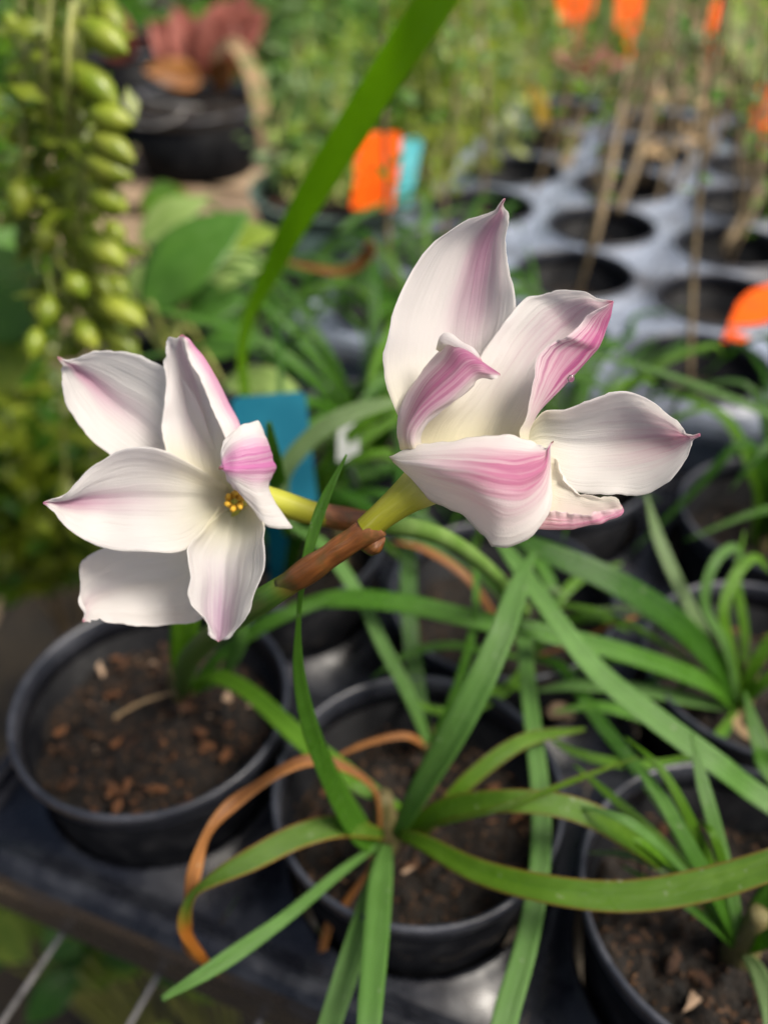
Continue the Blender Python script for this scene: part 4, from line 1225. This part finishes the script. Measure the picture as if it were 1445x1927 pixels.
tag('plant_tag', [(1345, -5, 1.35), (1385, 5, 1.36), (1362, 90, 1.34), (1322, 88, 1.33)], None, 'orange', 'slanting orange tag beside the yellow-green leaf at upper right', P(1335, 150, 1.34))

# ------------------------------------------------------------------ green bowl and the plants behind
pot(gb, .712, .079, 'grey-green bowl pot holding the orange and turquoise tags', 'soil under the trailing plant in the green bowl', .012, .085, M['green_pot'], 8, 77, 'bowl_pot', None)


def leaf_cloud(pts_fn, n, size, seed, upbias=0.4):
    r = random.Random(seed)
    v, f, uv = [], [], []
    for k in range(n):
        c = np.asarray(pts_fn(r))
        d = nrm(np.array([r.gauss(0, 1), r.gauss(0, 1), r.gauss(0, .6)]))
        nn = nrm(np.array([r.gauss(0, .6), r.gauss(0, .6) - .2, upbias + r.random()]))
        s_ = nrm(np.cross(d, nn))
        d = np.cross(nn, s_)
        L = size * r.uniform(.6, 1.3)
        b = len(v)
        v += [c - d * L * .5, c - s_ * L * .24 + nn * L * .06, c + s_ * L * .24 + nn * L * .06, c + d * L * .12 - s_ * L * .2 + nn * L * .05, c + d * L * .12 + s_ * L * .2 + nn * L * .05, c + d * L * .55]
        uv += [(.5, 0), (0, .4), (1, .4), (.1, .7), (.9, .7), (.5, 1)]
        f += [(b, b + 2, b + 1), (b + 1, b + 2, b + 4, b + 3), (b + 3, b + 4, b + 5)]
    return v, f, uv


def ell(c, rad):
    def fn(r):
        while True:
            q = np.array([r.uniform(-1, 1) for _ in range(3)])
            if q @ q < 1:
                return np.asarray(c) + q * np.asarray(rad)
    return fn


def seedling(base, top, label, seed, mat='g_mid', n=40, size=.012, spread=.03, stems=3, leaf_from=.3, group='seedlings', name='seedling', stem='twig', r0=.0022):
    r = random.Random(seed)
    base, top = np.asarray(base, float), np.asarray(top, float)
    t = thing(name, base, label, 'plant', group)
    lines = []
    for k in range(stems):
        e = top + np.array([r.uniform(-1, 1), r.uniform(-1, 1), r.uniform(-.8, .5)]) * spread
        m1 = base * .65 + e * .35 + np.array([r.uniform(-.01, .01), r.uniform(-.01, .01), 0])
        m2 = base * .3 + e * .7 + np.array([r.uniform(-.015, .015), r.uniform(-.01, .01), 0])
        pts = np.array([base + [r.uniform(-.006, .006), r.uniform(-.006, .006), 0], m1, m2, e])
        lines.append(crom(pts, 20))
        v, f, uv = tube(pts, [r0, r0 * .85, r0 * .65, r0 * .3], 7, 14)
        obj('stem', v, f, M[stem], t, uv)

    def fn(q):
        l = lines[q.randrange(len(lines))]
        i = q.randrange(int(leaf_from * 19), 20)
        return l[i] + np.array([q.gauss(0, 1), q.gauss(0, 1), q.gauss(0, .7)]) * size * .9
    if n:
        v, f, uv = leaf_cloud(fn, n, size, seed + 1)
        obj('foliage', v, f, M[mat], t, uv, kind='stuff')
    return t


# pots standing in the pale far trays, each with thin brown stems
k = 0
fl_lab = ['nearest', 'second', 'third', 'fourth', 'fifth', 'farthest']
for (o_, a_, b_, na, nb, nm, zt) in ((F0 - FB, FA, FB, 3, 6, 'pale', .701),):
    for i in range(na):
        for j in range(nb):
            c = o_ + a_ * i + b_ * j
            side = ('left', 'middle', 'right')[i]
            lab = '%s black pot in the %s column of the %s far tray' % (fl_lab[j], side, nm)
            pot(c, zt, .0462, lab, 'soil in the %s pot, %s column of the %s far tray' % (fl_lab[j], side, nm), .030, .090, None, 5, 200 + k, 'plant_pot', 'black pots', 36)
            rr = random.Random(k + 50)
            h = rr.uniform(.16, .30)
            tp = np.array([c[0] + rr.uniform(-.04, .05), c[1] + rr.uniform(-.02, .05), zt + h])
            if not (i == 1 and j == 0) and k % 5 != 3:
                seedling(up(c, zt - .03), tp, 'thin brown-stemmed seedling in the %s pot, %s column, %s far tray' % (fl_lab[j], side, nm), 300 + k, rr.choice(['g_mid', 'g_pale', 'g_olive']), rr.choice([8, 14, 26]), .014, .035, rr.choice([1, 1, 2]), .45, r0=.0022)
            k += 1


def broad_leaf(parent, base, tip, width, mat, nhint=(0, -.5, 1), fold=.15, arch=.08, name='leaf'):
    b, t = np.asarray(base, float), np.asarray(tip, float)
    ax = t - b
    L = np.linalg.norm(ax)
    d = ax / L
    n_ = nrm(np.asarray(nhint, float) - d * np.dot(nhint, d))
    s_ = np.cross(d, n_)
    nv, nu = 22, 9
    g = np.zeros((nv, nu, 3))
    for i in range(nv):
        q = i / (nv - 1)
        w = width * (math.sin(math.pi * q ** .8) ** .8 * .5 + .004)
        for j in range(nu):
            e = j / (nu - 1) * 2 - 1
            g[i, j] = b + ax * q + s_ * e * w + n_ * (abs(e) * w * fold + arch * L * math.sin(math.pi * q) + .02 * L * noise.noise((q * 4, e * 1.5, L * 90)))
    v, f, uv, mi = sheet(g, .0006, 1)
    return obj(name, v, f, M[mat], parent, uv)


# broad-leaved plant behind the left flower
bb = Z(330, 690, BENCH + .09)
pot(up(Z(340, 700, BENCH + .09), 0), .695, .052, 'black pot of the broad-leaved plant, hidden by the left flower', None)
bb = np.array([bb[0], bb[1], .69])
bp = thing('broad_leaf_plant', bb, 'broad-leaved plant with one dark green and several pale leaves, upper left', 'plant')
for (x0, y0, d0, x1, y1, d1, w, m, nh) in (
        (272, 585, .60, 470, 400, .60, .052, 'broad', (-.3, -.6, .8)), (265, 455, .66, 392, 372, .66, .030, 'broad_pale', (0, -.6, 1)),
        (385, 480, .66, 530, 438, .66, .032, 'broad_yellow', (0, -.4, 1)), (360, 540, .64, 505, 490, .64, .034, 'broad_pale', (0, -.5, 1)),
        (230, 560, .66, 330, 530, .66, .04, 'broad_pale', (0, -.5, 1)), (330, 600, .63, 470, 560, .63, .036, 'broad', (0, -.5, 1)),
        (420, 720, .52, 565, 735, .50, .022, 'broad_pale', (0, -.4, 1)), (330, 450, .7, 300, 340, .74, .04, 'g_olive', (0, -.5, 1)),
        (240, 640, .62, 170, 560, .62, .04, 'broad_yellow', (0, -.5, 1)), (380, 650, .6, 500, 640, .58, .035, 'broad', (0, -.5, 1))):
    e = P(x0, y0, d0)
    v, f, uv = tube([bb, (bb * .4 + e * .6) + [0, 0, .02], e], [.0022, .0018, .0013], 7, 10)
    obj('leaf_stalk', v, f, M['vine'], bp, uv)
    broad_leaf(bp, e, P(x1, y1, d1), w, m, nh)
# large leaf at the left edge
le = thing('broad_leaf_plant', P(-120, 900, .75), 'big green leaf cut by the left picture edge', 'plant')
for (q0, q1, w, m) in (((-70, 620, .58), (60, 480, .58), .075, 'broad'), ((-60, 700, .6), (75, 640, .6), .05, 'broad_yellow'), ((-60, 560, .7), (40, 430, .7), .05, 'broad')):
    e = P(*q0)
    v, f, uv = tube([BASE[le.name], (BASE[le.name] + e) / 2 + [0, 0, .01], e], [.003, .0022, .0016], 7, 10)
    obj('leaf_stalk', v, f, M['vine'], le, uv)
    broad_leaf(le, e, P(*q1), w, m, (.2, -.7, .7))

# hanging vine with pods
vt = P(120, -330, .40)
vine = thing('pod_vine', vt, 'hanging vine heavy with plump yellow-green pods, upper left', 'vine')
vl = []
for k, (x, y1, d0, d1) in enumerate(((95, 640, .44, .52), (130, 660, .42, .52), (70, 560, .45, .54), (160, 700, .45, .54), (110, 1000, .48, .62), (40, 420, .46, .5), (145, 500, .43, .48))):
    pts = [vt + [k * .004 - .012, 0, 0], P(x + 10, -120, d0), P(x - 8 + 6 * (k % 3), 120, d0), P(x + 14 - 8 * (k % 2), 330, (d0 + d1) / 2), P(x + 5, (330 + y1) / 2, (d0 + 2 * d1) / 3), P(x + 20, y1, d1)]
    vl.append(crom(pts, 40))
    v, f, uv = tube(pts, [.0018, .0018, .0017, .0015, .0013, .0008], 7, 40)
    obj('stem', v, f, M['vine'], vine, uv)


def pod(x0, y0, x1, y1, d, w):
    a, b = P(x0, y0, d), P(x1, y1, d - .004)
    ax = b - a
    r = w * d / FPX / 2
    v, f, uv = tube([a - ax * .30 + np.array([-.003, .003, .005]), a, a + ax * .18, a + ax * .45, a + ax * .72, a + ax * .92, a + ax * 1.04], [.0007, .0010, r * .7, r, r * .86, r * .42, .0003], 14, 30)
    obj('pod', v, f, M['pod'], vine, uv)


pods = [(150, 42, 238, 98, .42, 58), (180, 0, 232, 66, .445, 50), (132, 120, 220, 198, .43, 66), (166, 213, 250, 233, .43, 52), (168, 246, 252, 304, .435, 54),
        (158, 300, 248, 336, .44, 54), (165, 352, 238, 396, .45, 60), (150, 438, 236, 500, .47, 56), (180, 560, 272, 612, .49, 48), (140, 600, 182, 655, .50, 44),
        (190, 610, 262, 672, .50, 40), (80, 60, 130, 130, .46, 60), (100, 150, 135, 235, .47, 50), (60, 230, 20, 270, .48, 44), (120, 380, 180, 470, .48, 52),
        (150, 500, 215, 560, .50, 44), (110, 480, 150, 560, .51, 46), (40, 100, 80, 180, .50, 50), (130, 260, 170, 330, .48, 50), (95, 330, 130, 400, .50, 46), (60, 420, 40, 480, .52, 40),
        (200, 420, 232, 455, .48, 40), (60, 300, 95, 350, .5, 44), (140, 540, 190, 600, .52, 42), (205, 520, 240, 560, .5, 36)]
rp = random.Random(77)
for k_ in range(34):
    y_ = rp.uniform(-20, 700)
    x_ = rp.uniform(35, 165) + (20 if y_ > 400 else 0)
    pods.append((x_, y_, x_ + rp.uniform(-40, 62), y_ + rp.uniform(25, 70), rp.uniform(.47, .54), rp.uniform(34, 52)))
for q in pods:
    pod(*q)
r_ = random.Random(5)


def vfn(r):
    l = vl[r.randrange(len(vl))]
    return l[r.randrange(6, 40)] + np.array([r.gauss(0, .010), r.gauss(.008, .010), r.gauss(0, .008)])


v, f, uv = leaf_cloud(vfn, 420, .017, 31)
obj('foliage', v, f, M['g_yel'], vine, uv, kind='stuff')

# ------------------------------------------------------------------ bushes
def bush(base, c, rad, n, size, mat, label, seed, mat2=None):
    t = thing('leafy_bush', base, label, 'bush', 'leafy bushes')
    r = random.Random(seed)
    for k in range(5):
        e = np.asarray(c) + np.array([r.uniform(-.7, .7) * rad[0], r.uniform(-.7, .7) * rad[1], r.uniform(-.2, .8) * rad[2]])
        b = np.asarray(base, float)
        v, f, uv = tube([b, b * .5 + e * .5 + np.array([r.uniform(-.03, .03), 0, .02]), e], [.006, .004, .0015], 7, 12)
        obj('stem', v, f, M['twig'], t, uv)
    v, f, uv = leaf_cloud(ell(c, rad), n, size, seed)
    obj('foliage', v, f, M[mat], t, uv, kind='stuff')
    if mat2:
        v, f, uv = leaf_cloud(ell(c, rad), n // 2, size, seed + 1)
        obj('paler_foliage', v, f, M[mat2], t, uv, kind='stuff')
    return t


def bush_at(x, y, d, rx, ry, n, size, mat, label, seed, mat2=None, zb=0.0, depth=None):
    c = P(x, y, d)
    rad = (rx * d / FPX, depth or rx * d / FPX, ry * d / FPX)
    return bush((c[0], c[1], zb), c, rad, n, size, mat, label, seed, mat2)


bush_at(20, 900, .85, 190, 260, 900, .03, 'g_yel', 'yellow-green bush below the hanging vine at the left edge', 41, 'g_dark')
bush_at(-60, 420, 1.0, 160, 330, 900, .03, 'g_dark', 'dark green bush behind the hanging vine', 42, 'g_yel')
bush_at(120, 140, 1.5, 220, 260, 900, .04, 'g_dark', 'shaded bush far behind the vine at the top left', 43, 'g_mid')
bush_at(870, 90, 1.5, 130, 190, 1200, .022, 'g_yel', 'tall small-leaved bush at the top behind the strap leaf', 44, 'g_mid')
bush_at(1000, 0, 1.9, 130, 200, 800, .03, 'g_mid', 'green bush at the top edge right of centre', 45, 'g_yel')
bush_at(1200, 0, 2.3, 220, 150, 900, .05, 'broad_pale', 'pale green leafy bush at the top edge, far right', 46, 'g_mid')
bush_at(1420, 60, 1.9, 150, 140, 500, .05, 'g_mid', 'green bush at the upper right corner', 47, 'broad_yellow')
bush_at(560, 40, 1.6, 130, 200, 900, .025, 'g_grey', 'grey-green fine bush at top centre left', 48, 'g_pale')
bush_at(700, 100, 1.8, 200, 250, 1100, .03, 'g_dark', 'dark bush behind the wide strap leaf', 49, 'g_yel')
bush_at(1000, -60, 3.2, 700, 260, 2600, .08, 'g_mid', 'far hedge-like bush closing the view behind the trays', 50, 'broad_pale', depth=.4)
bush_at(300, -60, 3.2, 600, 260, 2200, .08, 'g_dark', 'far dark bush closing the view at upper left', 51, 'g_mid', depth=.4)

# fine olive shoots standing in the left column of the middle pale tray
for k_, (x, y, d, y2) in enumerate(((900, 330, .86, 40), (960, 300, .95, 20), (850, 300, .95, 60), (1000, 250, 1.08, 30), (930, 240, 1.1, -10), (820, 380, .80, 160))):
    seedling(P(x, y, d), P(x + 10 - 8 * (k_ % 3), y2, d), ['airy olive shoot', 'tall airy shoot', 'pale airy shoot', 'far airy shoot', 'far tall airy shoot', 'short airy shoot'][k_] + ' rising by the pale far tray, left side', 520 + k_, ['g_yel', 'g_pale', 'g_yel'][k_ % 3], 110, .017, .05, 4, .15, 'airy shoots by the pale far tray', 'airy_shoot', 'vine', .0016)
for k_, (x, y, d, x2, y2) in enumerate(((1240, 400, .85, 1330, 60), (1330, 330, .95, 1300, 30), (1370, 470, .75, 1445, 180), (1280, 250, 1.1, 1250, -30), (1180, 270, 1.05, 1210, -20), (1060, 330, .92, 1075, 60))):
    seedling(P(x, y, d), P(x2, y2, d + .02), ['straw-stemmed seedling leaning right', 'straw-stemmed seedling behind', 'straw-stemmed seedling nearest the right edge', 'far straw-stemmed seedling', 'far straw-stemmed seedling beside the upright orange tag', 'slim straw-stemmed seedling'][k_] + ' in the pale far tray', 560 + k_, ['straw', 'g_pale', 'g_olive'][k_ % 3], 26, .02, .04, 3, .3, 'straw seedlings in the pale far tray', 'straw_seedling', 'twig', .0026)

rs_ = random.Random(91)
ORD = ['leftmost', 'second', 'third', 'fourth', 'fifth', 'sixth', 'seventh', 'eighth', 'ninth', 'tenth', 'eleventh', 'rightmost']
for k_ in range(12):
    x_, d_ = 1000 + 36.7 * (k_ + rs_.uniform(.1, .9)), rs_.uniform(.78, 1.15)
    yb_ = 963.5 + FPX * math.tan(math.atan(.30 / math.sqrt(max(.01, 1)) / d_) - PITCH)
    b_ = Z(x_, max(150, yb_), .70)
    t = thing('bare_stem', b_, ORD[k_] + (' thin straw stem' if k_ in (0, 11) else ' thin straw stem from the left') + ' rising from the pale far tray', 'stem', 'straw stems of the pale far tray')
    e_ = b_ + np.array([rs_.uniform(-.05, .07), rs_.uniform(-.02, .05), rs_.uniform(.12, .26)])
    v, f, uv = tube([b_, b_ * .5 + e_ * .5 + np.array([rs_.uniform(-.012, .012), 0, 0]), e_], [.0018, .0015, .0008], 6, 14)
    obj('stem', v, f, M['straw'], t, uv)
    v, f, uv = leaf_cloud(lambda r, e_=e_, b_=b_: b_ + (e_ - b_) * r.uniform(.4, 1.0) + np.array([r.gauss(0, .008), r.gauss(0, .008), 0]), 16, .014, 700 + k_)
    obj('foliage', v, f, M[rs_.choice(['straw', 'g_yel', 'g_pale'])], t, uv, kind='stuff')

# trailing plant in the green bowl
for k, (x, y, d) in enumerate(((520, 130, .86), (560, 60, .9), (620, 40, .9), (660, 160, .85), (590, 220, .84), (540, 260, .82))):
    seedling(up(gb, .69) + np.array([-.045 + .015 * k, -.02 + .01 * (k % 2), 0]), P(x, y, d), ['leftmost shoot of the trailing plant in the green bowl', 'second tall shoot in the green bowl', 'tallest shoot in the green bowl', 'shoot beside the orange tag in the green bowl', 'short shoot in front in the green bowl', 'drooping left shoot of the green bowl'][k],
             400 + k, ['g_pale', 'g_grey', 'broad_yellow'][k % 3], 90, .016, .03, 3, .25, 'shoots in the green bowl', 'bowl_shoot', 'vine', .0018)

# yellow leaf, red leaves and other bits far back
rb = thing('red_leaf_plant', P(390, 190, 1.10), 'plant with withered red-brown leaves at the top left', 'plant')
for (x0, y0, x1, y1, w, m) in ((360, 120, 280, 40, .05, 'red_leaf'), (380, 150, 330, 10, .05, 'red_leaf'), (395, 150, 420, 0, .06, 'red_leaf'), (400, 120, 500, 20, .055, 'red_leaf'), (380, 150, 270, 130, .035, 'dry'), (400, 160, 450, 110, .035, 'dry'), (400, 110, 470, -10, .05, 'red_leaf'), (230, 120, 215, 10, .05, 'red_leaf')):
    broad_leaf(rb, P(x0, y0, 1.10), P(x1, y1, 1.06), w, m, (.1, -1, .4), fold=.3)
v, f, uv, mi = blade([P(400, 110, 1.05), P(440, 85, 1.02), P(475, 140, 1.0), P(492, 220, .98), P(498, 300, .97)], [.012, .016, .018, .016, .006], 0)
obj('dry_leaf', v, f, M['straw'], rb, uv)
pot(up(P(370, 260, 1.12), 0), .700, .085, 'wide black pot behind the broad leaves at upper left', 'dark soil in the wide black pot at upper left', .012, h=.10, chips=6, seed=91)
pot(up(P(250, 215, 1.3), 0), .72, .075, 'black pot farther back left of the red leaves', None, h=.12)
wh = thing('wire_hanger', P(300, 250, .95), 'white wire hoop hanging on the black pot at upper left', 'hanger')
v, f, uv = tube([P(235, 232, .97), P(290, 238, .96), P(335, 222, .96), P(352, 200, .97), P(372, 205, .98)], [.0014] * 5, 8, 24)
obj('loop', v, f, M['wire'], wh, uv)
v, f, uv = tube([P(255, 172, 1.0), P(285, 190, .99), P(330, 198, .98), P(378, 204, .98)], [.002, .003, .003, .002], 8, 24)
obj('strap', v, f, M['wire'], wh, uv)
# weathered boards on the bench
for k, (x, y, lab) in enumerate(((330, 330, 'weathered board lying behind the broad-leaved plant'), (390, 385, 'second weathered board, nearer the broad-leaved plant'))):
    c = Z(x, y, BENCH + .012)
    v, f = [], []
    for dz in (0, .018):
        for (sa, sb) in ((-1, -1), (1, -1), (1, 1), (-1, 1)):
            q = c + a1 * .22 * sa + b1 * .042 * sb
            v.append((q[0], q[1], BENCH + .001 + dz))
    f = [(3, 2, 1, 0), (4, 5, 6, 7), (0, 1, 5, 4), (1, 2, 6, 5), (2, 3, 7, 6), (3, 0, 4, 7)]
    obj('wood_board', v, f, M['wood'], smooth=False, label=lab, cat='board', group='weathered boards')
yl = thing('yellow_leaf_plant', P(1035, 290, 1.02), 'single yellow leaf on a stem before the pale far tray', 'plant')
broad_leaf(yl, P(1030, 240, 1.0), P(985, 145, 1.0), .018, 'yellow', (0, -1, .4))
v, f, uv = tube([P(1035, 290, 1.02), P(1033, 265, 1.01), P(1030, 240, 1.0)], [.0015] * 3, 6, 6)
obj('stem', v, f, M['twig'], yl, uv)
yg = thing('yellow_leaf_plant', P(1430, 230, 1.3), 'large yellow-green leaf at the upper right corner', 'plant')
broad_leaf(yg, P(1440, 160, 1.28), P(1375, -30, 1.3), .09, 'broad_yellow', (0, -1, .4))
v, f, uv = tube([P(1430, 230, 1.3), P(1438, 190, 1.29), P(1440, 160, 1.28)], [.003] * 3, 6, 6)
obj('stem', v, f, M['twig'], yg, uv)
rd = thing('red_leaf_plant', P(1090, 150, 1.4), 'small heap of red leaves beyond the pale far tray', 'plant')
for (x0, y0, x1, y1, w, m) in ((1090, 130, 1040, 95, .03, 'red_leaf'), (1090, 135, 1150, 90, .03, 'red_leaf'), (1080, 140, 1180, 115, .025, 'red_leaf'), (1085, 130, 1080, 80, .03, 'dry')):
    broad_leaf(rd, P(x0, y0, 1.4), P(x1, y1, 1.38), w, m, (0, -.8, .6))
# tall slanting twigs at the upper right
for k, (x0, y0, x1, y1, d, lab) in enumerate(((1215, 190, 1290, -60, 1.15, 'tall slanting brown stem left of the slanting orange tag'), (1290, 110, 1340, -60, 1.4, 'dark stem right behind the slanting orange tag'), (1430, 110, 1390, -60, 1.2, 'dark thin stem at the upper right corner'), (1110, 470, 1180, 120, .72, 'tall brown stem rising from the pale far tray'), (1160, 400, 1240, 140, .80, 'tall pale stem rising from the middle of the pale far tray'))):
    t = thing('bare_stem', P(x0, y0, d), lab, 'stem', 'bare stems')
    v, f, uv = tube([P(x0, y0, d), P(x0 * .6 + x1 * .4 + 8, y0 * .6 + y1 * .4, d), P(x1, y1, d + .03)], [.0042, .0036, .0022], 8, 20)
    obj('stem', v, f, M['twig'], t, uv)
# dead brown curl behind
dl = thing('dry_leaf', P(560, 500, .6), 'dry curled brown leaf left of the right flower', 'leaf')
v, f, uv, mi = blade([P(530, 490, .6), P(590, 505, .59), P(650, 510, .58), P(690, 480, .57), P(697, 455, .56)], [.002, .004, .006, .009, .006], 20)
obj('blade', v, f, M['dry'], dl, uv)
ps = chip_mesh(77, .8, M['chip_pale'])
st_ = bpy.data.objects.new('pebble', ps)
COL.objects.link(st_)
st_.location = Z(1052, 1340, TRAY + .012)
st_.scale = (.011, .011, .007)
st_['label'] = 'pale pinkish bulb flake lying between the right-hand pots'
st_['category'] = 'bulb flake'

# weeds under the bench at the lower left
for k, (x, y, d, lab) in enumerate(((150, 1760, .62, 'yellow-green weed under the bench at the lower left'), (310, 1830, .62, 'weed with two yellow leaves below the left pot'), (60, 1680, .68, 'dark weed at the lower left edge'), (540, 1900, .62, 'small weed at the bottom edge left of the leaves'))):
    c = P(x, y, d)
    t = thing('weed', (c[0], c[1] + .02, 0), lab, 'weed', 'weeds under the bench')
    r = random.Random(k + 900)
    for q in range(13):
        a = r.uniform(0, 6.28)
        e = c + np.array([r.uniform(-.05, .05), r.uniform(-.03, .05), r.uniform(-.06, .02)])
        v, f, uv = tube([BASE[t.name], (BASE[t.name] + e) / 2 + [.01, 0, .02], e], [.0025, .002, .001], 6, 8)
        obj('stem', v, f, M['vine'], t, uv)
        broad_leaf(t, e, e + np.array([math.cos(a), math.sin(a), r.uniform(-.6, .1)]) * r.uniform(.03, .055), r.uniform(.022, .034), ['broad', 'broad_yellow', 'g_dark', 'broad_yellow'][(q + k) % 4], (0, -.4, 1))
